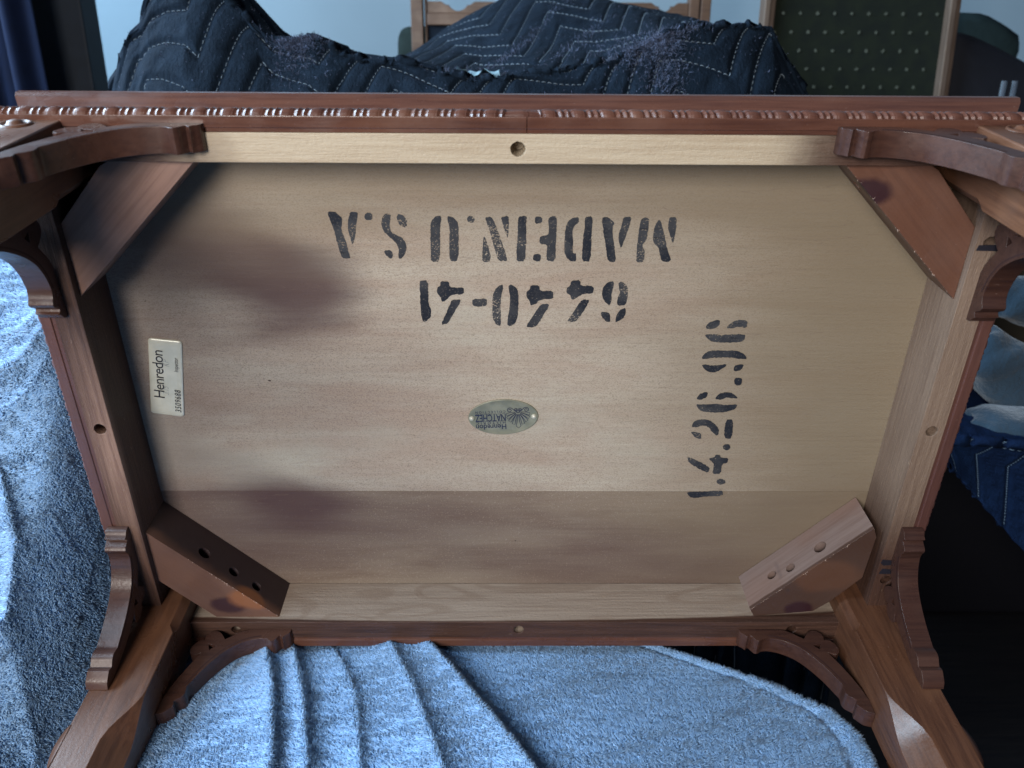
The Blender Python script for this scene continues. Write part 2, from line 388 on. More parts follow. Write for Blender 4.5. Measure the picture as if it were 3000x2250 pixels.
# ---- legs: square, inner corner cut at the top, long stopped chamfers
XI, XO, ZI, ZO = .2795, .3235, .1778, .2225
def leg(sx, sz):
    ys = [.040, .0075, .0070, -.012, -.022, -.027, -.030, -.060, -.087, -.093, -.099, -.106, -.113, -.121, -.13, -.15, -.25, -.40, -.52, -.56]
    def cin(y):   # inner corner chamfer
        if y > -.0225: return .0056
        if y > -.030: return .0056*max(0, (y+.0300)/.0075)+.0003
        if y > -.087: return .0006
        t = min(1, (-.087-y)/.045); return .0006+.0165*(t*t*(3-2*t))
    def cot(y):
        if y > -.11: return .0008
        t = min(1, (-.11-y)/.05); return .0008+.013*(t*t*(3-2*t))
    V = []; 
    for y in ys:
        tp = 1.0 if y > -.13 else 1-.10*min(1, (-.13-y)/.4)
        cx, cz = (XI+XO)/2, (ZI+ZO)/2; hx, hz = (XO-XI)/2*tp, (ZO-ZI)/2*tp
        ci, co = cin(y), cot(y)
        c1 = .0008; ring = [(cx-hx+ci, cz-hz), (cx+hx-c1, cz-hz), (cx+hx, cz-hz+c1), (cx+hx, cz+hz-co), (cx+hx-co, cz+hz), (cx-hx+co, cz+hz), (cx-hx, cz+hz-co), (cx-hx, cz-hz+ci)]
        V += [(sx*a, y, sz*b) for a, b in ring]
    n = 8; F = [(i*n+k, i*n+(k+1) % n, (i+1)*n+(k+1) % n, (i+1)*n+k) for i in range(len(ys)-1) for k in range(n)]
    F += [tuple(range(n)), tuple((len(ys)-1)*n+k for k in range(n))]
    o = fixn(mesh('leg', V, F, LEGM, table, shade=True, bevel=.0004)); o.data.set_sharp_from_angle(angle=math.radians(26))
    # carved leaf block standing proud on the outer faces
    for face in ('x', 'z'):
        pts = []
        N = 14
        top_ = []
        for i in range(N+1):
            t = i/N; y = -.118-.046*t
            hgt = .0055*math.sin(math.pi*min(1, t*1.15+.08))**.7 if t < .80 else .0024+.0016*math.sin((t-.8)*12)
            top_.append((y, max(.0004, hgt)))
        V = []; F = []
        for i, (y, hg) in enumerate(top_):
            wd = .011
            for a, b in ((-wd, 0), (-wd*.9, hg*.8), (-wd*.5, hg), (wd*.3, hg), (wd*.8, hg*.85), (wd, 0)):
                if face == 'x': V.append((sx*(XO-.0012+b), y, sz*(ZI+.0105+a)))
                else: V.append((sx*(XI+.0105+a), y, sz*(ZO-.0012+b)))
        for i in range(N):
            for k in range(5): q = i*6+k; F.append((q, q+1, q+7, q+6))
        F += [tuple(range(6)), tuple(N*6+k for k in range(6))]
        fixn(mesh('carved_leaf', V, F, LEGM, o, shade=True))
    # rosette sunk into the outer face of the upper legs
    if sz > 0:
        V = []; F = []; cx, cy = sx*.3005, -.012
        for i, (r, hh) in enumerate([(.0098, .0001), (.0092, .0012), (.0078, .0012), (.0070, .0003), (.0050, .0004), (.0040, .0022), (.0015, .0030)]):
            for k in range(24):
                a = 2*math.pi*k/24; V.append((cx+r*math.cos(a), cy+r*math.sin(a), ZO+hh))
        for i in range(6):
            for k in range(24): F.append((i*24+k, i*24+(k+1) % 24, (i+1)*24+(k+1) % 24, (i+1)*24+k))
        F.append(tuple(6*24+k for k in range(24)))
        fixn(mesh('rosette', V, F, LEGM, o, shade=True))
    return o
legs = {(sx, sz): leg(sx, sz) for sx in (-1, 1) for sz in (-1, 1)}

# ---- pierced corner brackets (spandrels), two on every leg
OUT = [(.1935, .0), (.1938, -.0028), (.1950, -.0052), (.1977, -.0072), (.1992, -.0096), (.2003, -.0078), (.2020, -.0070), (.2038, -.0095), (.2056, -.0125), (.2076, -.0136), (.2100, -.0128), (.2120, -.0113), (.2171, -.0104), (.2217, -.0112), (.2270, -.0127), (.2318, -.0150), (.2365, -.0178), (.2408, -.0214), (.2452, -.0264), (.2492, -.0319), (.2530, -.0380), (.2565, -.0445), (.2595, -.0510), (.2620, -.0570), (.2635, -.0605), (.2630, -.0640), (.2629, -.0677), (.2645, -.0708), (.2672, -.0728), (.2692, -.0747), (.2683, -.0770), (.2681, -.0793), (.2705, -.0822), (.2739, -.0858), (.2792, -.0875)]
INN = [(.2792, -.0840), (.2792, -.0750), (.2770, -.0640), (.2735, -.0520), (.2690, -.0400), (.2645, -.0300), (.2625, -.0262), (.2655, -.0272), (.2690, -.0287), (.2722, -.0262), (.2734, -.0219), (.2720, -.0170), (.2690, -.0132), (.2660, -.0122), (.2640, -.0128), (.2648, -.0090), (.2636, -.0052), (.2610, -.0026), (.2578, -.0020), (.2545, -.0028), (.2520, -.0050), (.2492, -.0085), (.2475, -.0112), (.2440, -.0090), (.2395, -.0052), (.2342, -.0022), (.2290, -.0004), (.2285, .0)]
TRI = [(.2573, -.0229), (.2597, -.0168), (.2528, -.0184)]
def bracket(sx, sz, along):
    t0, t1 = (.0079, .0240) if along == 'x' else (.0086, .0250)
    if along == 'x': fr = lambda a, b, d: (sx*a, b-.0002, sz*(HZ+d)); 
    else: fr = lambda a, b, d: (sx*(HX+d), b-.0002, sz*(a-.2795+.1778))
    outl = []
    src = OUT+INN
    for i, b_ in enumerate(src):      # finer outline, sharp corners kept
        a_, c_, d_ = src[i-1], src[(i+1) % len(src)], src[(i+2) % len(src)]
        def ang(p_, q_, r_):
            v1 = Vector((q_[0]-p_[0], q_[1]-p_[1])); v2 = Vector((r_[0]-q_[0], r_[1]-q_[1]))
            return v1.angle(v2) if v1.length > 1e-9 and v2.length > 1e-9 else 0
        outl.append(b_)
        if i < len(OUT)-2 and ang(a_, b_, c_) < .75 and ang(b_, c_, d_) < .75:
            outl.append(tuple((-a_[k]+9*b_[k]+9*c_[k]-d_[k])/16 for k in (0, 1)))
    V = []; F = []
    flat = outl+TRI; n, m_ = len(outl), 3
    eds = [(i, (i+1) % n) for i in range(n)]+[(n+i, n+(i+1) % m_) for i in range(m_)]
    cv, _, cf, *_r = delaunay_2d_cdt([Vector(p) for p in flat], eds, [], 1, 1e-7)
    def in_tri(c): return all((TRI[(k+1) % 3][0]-TRI[k][0])*(c[1]-TRI[k][1])-(TRI[(k+1) % 3][1]-TRI[k][1])*(c[0]-TRI[k][0]) > 0 for k in range(3)) or all((TRI[(k+1) % 3][0]-TRI[k][0])*(c[1]-TRI[k][1])-(TRI[(k+1) % 3][1]-TRI[k][1])*(c[0]-TRI[k][0]) < 0 for k in range(3))
    def in_poly(c):
        r = False
        for (x1, y1), (x2, y2) in zip(outl, outl[1:]+outl[:1]):
            if (y1 > c[1]) != (y2 > c[1]) and c[0] < x1+(c[1]-y1)/(y2-y1)*(x2-x1): r = not r
        return r
    tris = []
    for f in cf:
        c = (sum(cv[i][0] for i in f)/len(f), sum(cv[i][1] for i in f)/len(f))
        if in_poly(c) and not in_tri(c): tris.append(tuple(f))
    assert len(cv) == len(flat)
    for d in (t0, t1):
        b = len(V); V += [fr(p[0], p[1], d) for p in flat]
        F += [tuple(b+i for i in t) for t in tris]
    N = n+m_
    F += [(i, (i+1) % n, N+(i+1) % n, N+i) for i in range(n)]
    F += [(n+i, n+(i+1) % m_, N+n+(i+1) % m_, N+n+i) for i in range(m_)]
    o = fixn(mesh('bracket', V, F, BRK, table, shade=True, bevel=.00035)); o.data.set_sharp_from_angle(angle=math.radians(32))
    # scratched-in line that follows the arch on both faces
    arch = OUT[12:25]
    for d, s in ((t0, -1), (t1, 1)):
        V = []; F = []
        for i, p in enumerate(arch):
            q0 = arch[max(0, i-1)]; q1 = arch[min(len(arch)-1, i+1)]
            tx, ty = q1[0]-q0[0], q1[1]-q0[1]; l = math.hypot(tx, ty); nx, ny = -ty/l, tx/l
            if ny < 0: nx, ny = -nx, -ny
            for w in (.0020, .0032): V.append(fr(p[0]+nx*w, p[1]+ny*w, d+s*.00015))
        F = [(2*i, 2*i+1, 2*i+3, 2*i+2) for i in range(len(arch)-1)]
        mesh('incised_line', V, F, m_line, o)
    return o
m_line = m_simple('groove_dark', (.030, .012, .012), .6)
for sx in (-1, 1):
    for sz in (-1, 1):
        for al in ('x', 'z'): bracket(sx, sz, al)

# ------------------------------------------------------------------ stencilled characters, labels and marks on the underside
STENCIL = [[[(-1342,1507),(-1291,1509),(-1277,1491),(-1242,1464),(-1252,1413),(-1261,1386),(-1239,1311),(-1215,1171),(-1218,1163),(-1276,1163),(-1292,1241),(-1301,1311),(-1312,1372),(-1324,1427),(-1342,1487)],[(-1191,1508),(-1131,1507),(-1136,1475),(-1152,1407),(-1161,1339),(-1191,1259),(-1202,1318),(-1213,1380),(-1208,1434),(-1194,1481)]],[[(-1029,1475),(-1036,1459),(-1052,1448),(-1072,1448),(-1087,1458),(-1091,1475),(-1084,1491),(-1067,1502),(-1048,1502),(-1034,1492)]],[[(-940,1494),(-902,1493),(-909,1445),(-916,1408),(-910,1360),(-875,1340),(-837,1323),(-809,1285),(-805,1240),(-818,1194),(-853,1157),(-869,1166),(-867,1201),(-860,1229),(-870,1264),(-897,1302),(-941,1340),(-967,1381),(-974,1428),(-961,1472)],[(-846,1496),(-814,1483),(-790,1443),(-794,1402),(-813,1395),(-844,1412),(-859,1442),(-863,1476)],[(-965,1222),(-925,1229),(-908,1208),(-911,1162),(-933,1165),(-954,1187),(-968,1211)]],[[(-590,1481),(-554,1482),(-549,1451),(-560,1410),(-569,1139),(-634,1138),(-634,1202),(-628,1410),(-617,1450)],[(-502,1481),(-470,1478),(-438,1444),(-428,1404),(-436,1146),(-500,1142),(-499,1273),(-492,1397),(-501,1430),(-508,1464)]],[[(-314,1457),(-320,1442),(-334,1432),(-351,1432),(-364,1442),(-369,1457),(-364,1472),(-350,1481),(-333,1481),(-319,1472)]],[[(-246,1472),(-197,1479),(-174,1439),(-148,1364),(-118,1274),(-82,1162),(-92,1144),(-145,1144),(-165,1204),(-194,1309),(-217,1405)],[(-132,1476),(-76,1483),(-73,1432),(-76,1357),(-82,1318),(-99,1364),(-115,1419)],[(-250,1339),(-231,1295),(-215,1232),(-202,1176),(-212,1140),(-264,1140),(-263,1204),(-257,1288)]],[[(-721,994),(-663,994),(-665,877),(-667,802),(-649,757),(-655,696),(-695,657),(-719,665),(-727,726),(-727,839),(-726,950)]],[[(-572,987),(-511,988),(-506,940),(-465,940),(-404,940),(-400,885),(-467,881),(-494,877),(-529,840),(-568,819),(-577,862),(-599,892),(-598,936),(-573,951)],[(-492,840),(-421,842),(-441,803),(-492,712),(-529,643),(-581,638),(-547,711),(-518,780)]],[[(-341,848),(-234,852),(-235,792),(-290,782),(-342,792)]],[[(-115,964),(-113,923),(-128,871),(-133,781),(-128,705),(-130,625),(-166,636),(-191,690),(-194,766),(-190,878),(-173,923),(-145,953)]],[[(-73,958),(-54,965),(-22,945),(0,903),(2,792),(-4,700),(-20,649),(-59,624),(-81,635),(-78,692),(-66,770),(-60,862),(-70,917)]],[[(-9,1480),(52,1486),(52,1445),(46,1426),(50,1363),(49,1266),(45,1144),(-15,1141),(-18,1233),(-11,1330),(-9,1426)]],[[(207,1481),(264,1484),(265,1408),(264,1299),(263,1145),(201,1145),(199,1208),(203,1273),(154,1276),(144,1305),(152,1334),(201,1344),(213,1363),(205,1427)],[(109,1480),(161,1480),(159,1433),(111,1427)],[(106,1197),(137,1207),(159,1194),(157,1151),(126,1142),(100,1161)]],[[(380,1472),(420,1477),(419,1437),(389,1415),(379,1364),(388,1300),(385,1235),(392,1208),(414,1202),(414,1146),(376,1146),(344,1175),(326,1221),(324,1312),(328,1402),(345,1447)],[(462,1482),(515,1482),(517,1428),(516,1333),(520,1146),(457,1146),(456,1235),(457,1332),(465,1428)]],[[(584,1479),(630,1476),(678,1436),(659,1404),(666,1346),(689,1236),(705,1144),(645,1142),(622,1262),(601,1352),(587,1429)],[(733,1481),(791,1481),(781,1417),(762,1340),(735,1243),(717,1282),(707,1340),(723,1410)]],[[(862,1471),(915,1478),(917,1398),(912,1315),(880,1263),(907,1237),(906,1141),(849,1141),(847,1210),(848,1302),(850,1398)],[(987,1469),(1013,1418),(1041,1329),(1064,1251),(1101,1162),(1084,1142),(1034,1145),(1015,1211),(1001,1257),(961,1289),(954,1347),(956,1405)],[(1059,1481),(1108,1482),(1114,1399),(1110,1316),(1101,1285),(1080,1335),(1058,1386),(1053,1437)]],[[(89,957),(152,959),(160,911),(258,915),(259,845),(203,850),(149,838),(139,813),(92,794),(84,834),(60,862),(60,911),(83,921)],[(168,810),(233,808),(224,779),(181,700),(134,618),(62,615),(68,643),(122,729)]],[[(386,998),(452,1001),(457,957),(556,955),(553,892),(476,895),(446,867),(396,839),(381,884),(356,898),(354,939),(378,953)],[(469,846),(530,846),(513,801),(478,730),(432,662),(364,664),(395,708),(436,786)]],[[(693,995),(703,968),(695,917),(687,892),(694,844),(681,796),(650,819),(622,864),(616,913),(632,961),(662,988)],[(741,994),(777,979),(809,934),(813,879),(800,802),(758,795),(735,809),(737,865),(754,899),(741,934),(734,968)],[(617,741),(652,746),(688,731),(695,663),(663,666),(629,702)],[(770,770),(801,779),(805,731),(786,688),(736,656),(731,681),(743,738)]],[[(1418,633),(1453,672),(1522,684),(1520,633),(1488,606),(1430,606)],[(1576,614),(1606,658),(1647,683),(1728,683),(1733,615),(1664,626),(1621,612)],[(1418,559),(1467,564),(1558,555),(1602,560),(1727,567),(1732,525),(1718,497),(1602,490),(1485,496),(1445,524)]],[[(1420,350),(1434,393),(1476,422),(1575,424),(1684,422),(1741,399),(1771,358),(1767,348),(1712,351),(1638,363),(1493,360),(1467,350)],[(1425,306),(1529,290),(1625,306),(1613,280),(1555,233),(1500,230),(1451,259)],[(1684,244),(1685,286),(1714,303),(1756,302),(1751,270),(1728,244)]],[[(1766,150),(1763,128),(1748,115),(1728,115),(1709,128),(1700,150),(1703,171),(1718,184),(1738,184),(1757,171)]],[[(1423,-12),(1442,31),(1485,53),(1511,48),(1505,4),(1457,-20)],[(1567,-15),(1599,37),(1652,55),(1710,43),(1764,-11),(1669,3),(1625,-17)],[(1426,-61),(1481,-61),(1602,-55),(1660,-69),(1760,-58),(1750,-104),(1687,-132),(1575,-138),(1480,-129),(1449,-105)]],[[(1417,-278),(1425,-227),(1479,-199),(1546,-205),(1598,-244),(1643,-294),(1643,-368),(1579,-317),(1566,-289),(1514,-255),(1460,-281)],[(1413,-323),(1445,-318),(1505,-340),(1508,-397),(1452,-375)],[(1683,-204),(1747,-204),(1761,-391),(1693,-385)]],[[(1759,-472),(1756,-491),(1741,-503),(1722,-503),(1704,-491),(1695,-472),(1699,-453),(1713,-441),(1733,-441),(1751,-453)]],[[(1415,-561),(1619,-673),(1607,-733),(1555,-709),(1428,-626)],[(1647,-548),(1685,-551),(1695,-578),(1759,-581),(1756,-631),(1713,-637),(1717,-745),(1643,-741),(1648,-667),(1639,-631),(1589,-586),(1641,-574)]],[[(1768,-824),(1762,-842),(1744,-853),(1719,-853),(1698,-842),(1688,-824),(1693,-806),(1712,-795),(1736,-795),(1758,-806)]],[[(1442,-929),(1607,-929),(1705,-916),(1758,-920),(1763,-975),(1613,-979),(1525,-998),(1484,-985)]]]
STENCIL[9] = STENCIL[9]+STENCIL[10]; del STENCIL[10]
def chaikin(p, k=1):
    for _ in range(k):
        q = []
        for i in range(len(p)):
            a, b = p[i], p[(i+1) % len(p)]
            q += [(a[0]*.8+b[0]*.2, a[1]*.8+b[1]*.2), (a[0]*.2+b[0]*.8, a[1]*.2+b[1]*.8)]
        p = q
    return p
rr = random.Random(3)
for polys in STENCIL:
    V = []; F = []
    for p in polys:
        p = chaikin([(a*1e-4, b*1e-4) for a, b in p])
        # rough brushed outline
        q = []
        for i in range(len(p)):
            a, b = p[i], p[(i+1) % len(p)]; m = max(1, int(math.hypot(b[0]-a[0], b[1]-a[1])/.0012))
            for j in range(m): q.append((a[0]+(b[0]-a[0])*j/m+rr.gauss(0, .00012), a[1]+(b[1]-a[1])*j/m+rr.gauss(0, .00018)))
        n = len(V); V += [(a, D-.00025, b) for a, b in q]
        F += [tuple(n+i for i in t) for t in tessellate_polygon([[Vector((a, b, 0)) for a, b in q]])]
    cz = sum(v[2] for v in V)/len(V)
    mesh('stencil_letter', V, F, INK, b1 if cz > -.095 else b2)

def text_polys(s, size, font=None, xs=1.0, spacing=1.0, shear=0.0, offset=0.0):
    c = bpy.data.curves.new('lettering', 'FONT'); c.body = s; c.size = size; c.space_character = spacing; c.shear = shear
    c.align_x = 'CENTER'; c.align_y = 'CENTER'; c.resolution_u = 3; c.offset = offset
    o = bpy.data.objects.new('lettering', c); scene.collection.objects.link(o)
    bpy.context.view_layer.update()
    me = bpy.data.meshes.new_from_object(o.evaluated_get(bpy.context.evaluated_depsgraph_get()))
    V = [(v.co.x*xs, v.co.y) for v in me.vertices]; F = [tuple(p.vertices) for p in me.polygons]
    bpy.data.objects.remove(o); bpy.data.curves.remove(c); bpy.data.meshes.remove(me)
    return V, F
def lettering(s, cx, cz, ang, y, size, mat, parent, width=None, **k):
    V, F = text_polys(s, size, **k)
    if width:
        w = max(v[0] for v in V)-min(v[0] for v in V); V = [(v[0]*width/w, v[1]) for v in V]
    ca, sa = math.cos(ang), math.sin(ang)
    return mesh('lettering', [(cx+a*ca-b*sa, y, cz+a*sa+b*ca) for a, b in V], F, mat, parent)

METAL = NT('satin_foil'); nn = METAL.noise(METAL.co, 55, 3)
METAL.out(METAL.mix(METAL.ramp(nn, .35, .65), (.54, .53, .45), (.46, .46, .39)), .34, .6, METAL.bump(nn, .0006, .25), .15); METAL = METAL.m
BRASS = NT('satin_badge'); nn = BRASS.noise(BRASS.co, 90, 3)
BRASS.out(BRASS.mix(BRASS.ramp(nn, .35, .65), (.235, .235, .175), (.17, .175, .13)), .36, .6, BRASS.bump(nn, .0004, .2), .2); BRASS = BRASS.m
NAVY = m_simple('navy_print', (.012, .018, .055), .5); BLACKP = m_simple('black_print', (.012, .012, .02), .5)
GREYP = m_simple('pencil', (.25, .27, .28), .7)
# foil label: a slightly domed rounded rectangle
lc = Vector((-.2733, .0169)); la = math.radians(90-11.6+.0)
P4 = [(-.2802, .0520), (-.2550, .0492), (-.2661, -.0187), (-.2919, -.0149)]
def lerp2(u, v):    # u across (left 0..right 1), v down
    a = [P4[0][i]+(P4[1][i]-P4[0][i])*u for i in (0, 1)]; b = [P4[3][i]+(P4[2][i]-P4[3][i])*u for i in (0, 1)]
    return (a[0]+(b[0]-a[0])*v, a[1]+(b[1]-a[1])*v)
V = []; F = []; rings = [(0, .0001), (.0, .0006), (.012, .0011), (.05, .0014), (.2, .0016)]
def rrect(m):
    out = []; mu, mv = m/1.0*.9, m*.38; r = .10*(1-m*2)
    for cu, cv, a0 in ((1-mu-r, mv+r*.38, -90), (1-mu-r, 1-mv-r*.38, 0), (mu+r, 1-mv-r*.38, 90), (mu+r, mv+r*.38, 180)):
        for k in range(5):
            a = math.radians(a0+k*22.5); out.append((cu+r*math.cos(a), cv+r*.38*math.sin(a)))
    return out
for m_, hh in rings: V += [(*((lambda q: (q[0], D-hh, q[1]))(lerp2(u, v))),) for u, v in rrect(m_)]
for i in range(len(rings)-1):
    for k in range(20): F.append((i*20+k, i*20+(k+1) % 20, (i+1)*20+(k+1) % 20, (i+1)*20+k))
F.append(tuple(80+k for k in range(20)))
lab = fixn(mesh('foil_label', V, F, METAL, b1, shade=True))
def on_label(s, u, v, size, mat, **k):
    x, z = lerp2(u, v); return lettering(s, x, z, math.radians(90-9.0), D-.0019, size, mat, lab, **k)
on_label('Henredon', .30, .45, .0118, BLACKP, width=.0425, spacing=.9)
on_label('3509688', .85, .785, .0066, BLACKP, width=.0207, shear=.15, spacing=1.15, offset=.00003)
on_label('Inspector', .82, .305, .0046, BLACKP, width=.0125, shear=.1)
on_label('KP', .52, .30, .0085, GREYP, xs=.6, shear=.4, offset=-.00016)
on_label('3.15', .50, .66, .0065, GREYP, xs=.7, shear=.4, offset=-.00012)
# oval badge
bx, bz, ba = -.0110, -.0182, math.radians(2.5)
def bd(u, v): return (bx+u*math.cos(ba)-v*math.sin(ba), bz+u*math.sin(ba)+v*math.cos(ba))
V = []; F = []; rings = [(1.0, .0001), (1.0, .0009), (.975, .0012), (.95, .0010), (.6, .0011)]
for s_, hh in rings:
    for k in range(48):
        a = 2*math.pi*k/48; p = bd(.0281*s_*math.cos(a), .0164*s_*math.sin(a)); V.append((p[0], D-hh, p[1]))
for i in range(len(rings)-1):
    for k in range(48): F.append((i*48+k, i*48+(k+1) % 48, (i+1)*48+(k+1) % 48, (i+1)*48+k))
F.append(tuple(4*48+k for k in range(48)))
badge = fixn(mesh('oval_badge', V, F, BRASS, b1, shade=True))
def onb(s, u, v, size, **k):
    p = bd(u, v); return lettering(s, p[0], p[1], ba+math.pi, D-.0014, size, NAVY, badge, **k)
onb('Henredon', -.0101, -.0083, .0068, width=.0245, offset=.00008)
onb('HISTORIC', -.0101, -.0046, .0030, spacing=1.7, width=.0235, offset=.00003)
onb('NATCHEZ', -.0101, .0003, .0094, width=.0245, spacing=.95, offset=.00012)
onb('COLLECTION', -.0101, .0056, .0030, spacing=1.6, width=.0240, offset=.00003)
# little serifs that turn NATCHEZ into a roman face
V = []; F = []
for i in range(7):
    for e in (-1, 1):
        u = -.0101+.0106-.00353*i; v = .0003+e*.0033
        k = len(V); 
        for a, b in ((-.0014, -.00016), (.0014, -.00016), (.0014, .00016), (-.0014, .00016)):
            p = bd(u+a, v+b); V.append((p[0], D-.00145, p[1]))
        F.append((k, k+1, k+2, k+3))
mesh('serif', V, F, NAVY, badge)
# shell emblem: open fan of ribs under four scrolls (fans downwards in the picture)
def stroke(pts, w, V, F, closed=False):
    n = len(pts); b = len(V)
    for i in range(n):
        q0 = pts[(i-1) % n if closed else max(0, i-1)]; q1 = pts[(i+1) % n if closed else min(n-1, i+1)]
        tx, ty = q1[0]-q0[0], q1[1]-q0[1]; l = math.hypot(tx, ty) or 1
        for s_ in (-1, 1):
            p = bd(pts[i][0]-ty/l*w*s_/2, pts[i][1]+tx/l*w*s_/2); V.append((p[0], D-.0014, p[1]))
    for i in range(n if closed else n-1):
        j = (i+1) % n; F.append((b+2*i, b+2*i+1, b+2*j+1, b+2*j))
V = []; F = []; ex, ez = .0120, .0045; w = .00046
for i in range(-4, 5):
    a = math.radians(-90+i*19.5); L = .0150 if i == 0 else .0126-.0008*abs(i)
    r0 = .0024; wd0, wd1 = .00035, (.0020 if i == 0 else .0015)
    ca, sa = math.cos(a), math.sin(a)
    def q(r, o, a=a): 
        b_ = a+(.16*(-1 if i < 0 else 1)*(1-(r/L)) if i else 0); return (ex+r*math.cos(b_)-o*math.sin(b_), ez+r*math.sin(b_)+o*math.cos(b_))
    tip = [q(L*.86, wd1), q(L, 0), q(L*.86, -wd1)] if i == 0 else [q(L, wd1*.8), q(L, -wd1*.8)]
    stroke([q(r0, wd0)]+[q(r0+(L*.86-r0)*t, wd0+(wd1*.8-wd0)*t) for t in (.35, .7)]+tip+[q(r0+(L*.86-r0)*t, -(wd0+(wd1*.8-wd0)*t)) for t in (.7, .35)]+[q(r0, -wd0)], w, V, F, True)
for e in (-1, 1):
    def spiral(cx, cz, r, turns, dirn, a0): return [(cx+r*(1-.72*t)*math.cos(a0+dirn*turns*2*math.pi*t), cz+r*(1-.72*t)*math.sin(a0+dirn*turns*2*math.pi*t)) for t in [k/22 for k in range(23)]]
    stroke([(ex+e*.0012, ez+.0004), (ex+e*.0032, ez+.0022), (ex+e*.0050, ez+.0040)]+spiral(ex+e*.0066, ez+.0022, .0022, 1.3, -e, math.radians(110 if e > 0 else 70)), .00055, V, F)
    stroke(spiral(ex+e*.0018, ez+.0026, .0015, 1.4, -e, math.radians(-70 if e > 0 else 250)), .0005, V, F)
stroke(circle(ex, ez+.0005, .0010, n=12), .0004, V, F, True); stroke(circle(ex, ez-.0012, .0021, .0011, n=14), .0003, V, F, True)
mesh('shell_emblem', V, F, NAVY, badge)
for u in (-.0253, .0246):
    V = []; F = []
    for r, hh in ((.0021, .0008), (.0019, .0018), (.0012, .0026), (.0004, .0028)):
        for k in range(14):
            p = bd(u+r*math.cos(2*math.pi*k/14), r*math.sin(2*math.pi*k/14)); V.append((p[0], D-hh, p[1]))
    for i in range(3):
        for k in range(14): F.append((i*14+k, i*14+(k+1) % 14, (i+1)*14+(k+1) % 14, (i+1)*14+k))
    F.append(tuple(42+k for k in range(14)))
    fixn(mesh('rivet', V, F, METAL, badge, shade=True))
# felt pen bars on the right apron, small screw hole specks on the board
for p in ([(.3010, .1417), (.3020, .1456), (.3183, .1459), (.3180, .1414)],
          [(.3005, -.1300), (.3012, -.1262), (.3060, -.1268), (.3150, -.1275), (.3152, -.1312), (.3060, -.1326), (.3030, -.1328)],
          [(.3020, -.1395), (.3030, -.1362), (.3150, -.1372), (.3150, -.1418), (.3015, -.1420)]):
    mesh('ink_mark', [(a, -.00025, b) for a, b in p], [tuple(range(len(p)))], MARK, ap['right'])
rr = random.Random(11); V = []; F = []
for x_, z_, r_ in [(-.1935, .0145, .0013), (-.276, .082, .0006), (-.0, -.147, .0009), (-.005, .013, .0004), (.085, -.155, .0005), (-.2, .04, .0004), (-.17, .03, .0003), (-.035, -.03, .0004)]:
    n = len(V); V += [(a, D-.0002, b) for a, b in circle(x_, z_, r_, r_*.6, n=8, wob=.3, seed=int(r_*1e5))]; F.append(tuple(range(n, n+8)))
mesh('dent', V, F, m_simple('dent_dark', (.06, .04, .035), .8), b1)['kind'] = 'stuff'

# ------------------------------------------------------------------ fleece throw
S = smooth
CREASES=[ # polyline pts (x,y), amp, w_left, w_right, fadein y
 ([(-.235,.075),(-.22,.04),(-.198,-.021),(-.179,-.095),(-.17,-.2)],.015,.032,.010),
 ([(-.205,.075),(-.197,.042),(-.173,-.025),(-.154,-.095),(-.15,-.2)],.010,.014,.009),
 ([(-.15,.02),(-.131,-.021),(-.115,-.095),(-.11,-.2)],.006,.02,.006),
 ([(-.125,.06),(-.113,.042),(-.083,-.022),(-.056,-.095),(-.02,-.2)],.012,.024,.013),
 ([(-.095,.06),(-.08,.042),(-.033,-.031),(.008,-.095),(.06,-.2)],.017,.028,.010),
]
def sd(x,y,pts):
    best=np.full(x.shape,1e9); sg=np.ones(x.shape)
    for (ax,ay),(bx,by) in zip(pts[:-1],pts[1:]):
        dx,dy=bx-ax,by-ay;L=dx*dx+dy*dy
        t=np.clip(((x-ax)*dx+(y-ay)*dy)/L,0,1)
        d=np.hypot(x-ax-t*dx,y-ay-t*dy); c=dx*(y-ay)-dy*(x-ax)
        m=d<best; best=np.where(m,d,best); sg=np.where(m,np.sign(c),sg)
    return best*sg   # +: right side when heading toward -y  => c>0
def nz(x,y,seed,f):
    r=np.random.RandomState(seed);o=0
    for i in range(6):
        a=r.uniform(0,6.28);k=f*r.uniform(.6,1.6);o=o+np.sin((x*np.cos(a)+y*np.sin(a))*k+r.uniform(0,6.28))
    return o/6
def fz(x,y):
    z=-.235+0*x
    z=z-.10*S((-.05-y)/.5)*.3
    # bank
    side=S((-.305-x)/.075)
    Hc=.285+.06*np.clip(x+.45,-.3,.1)
    up=S((y+.11)/.29)
    back=1-.8*S((y-.19)/.12)
    z=z+side*Hc*up*back
    z=z+side*.045*S((-.30-x)/.10)
    for pts,A,wl,wr in CREASES:
        d=sd(x,y,pts)
        f=np.where(d<0,np.exp(d/wl),np.exp(-d/wr))
        fd=S((.075-y)/.05)*S((y+.30)/.1)
        z=z+A*f*fd
    z=z+.0035*nz(x,y,3,22)*S((.03-y)/.06)+.004*nz(x,y,5,9)
    for pts,A,wl,wr in LEFT:
        d=sd(x,y,pts); f=np.where(d<0,np.exp(d/wl),np.exp(-d/wr)); z=z+A*f
    return z
LEFT=[  # heading right and towards the viewer: uphill side raised
 ([(-.46,.10),(-.419,.083),(-.399,.084),(-.384,.095),(-.34,.11)],.011,.004,.02),
 ([(-.46,.05),(-.415,.061),(-.395,.070),(-.378,.090),(-.34,.11)],.020,.005,.024),
 ([(-.46,.02),(-.412,.045),(-.389,.060),(-.375,.084),(-.34,.10)],.016,.005,.018),
 ([(-.45,.045),(-.402,.017),(-.393,.003),(-.383,-.012),(-.378,-.05),(-.39,-.08),(-.45,-.12)],.022,.014,.010),
 ([(-.50,-.02),(-.42,-.035),(-.37,-.06),(-.345,-.10),(-.34,-.2)],.010,.02,.02),
]

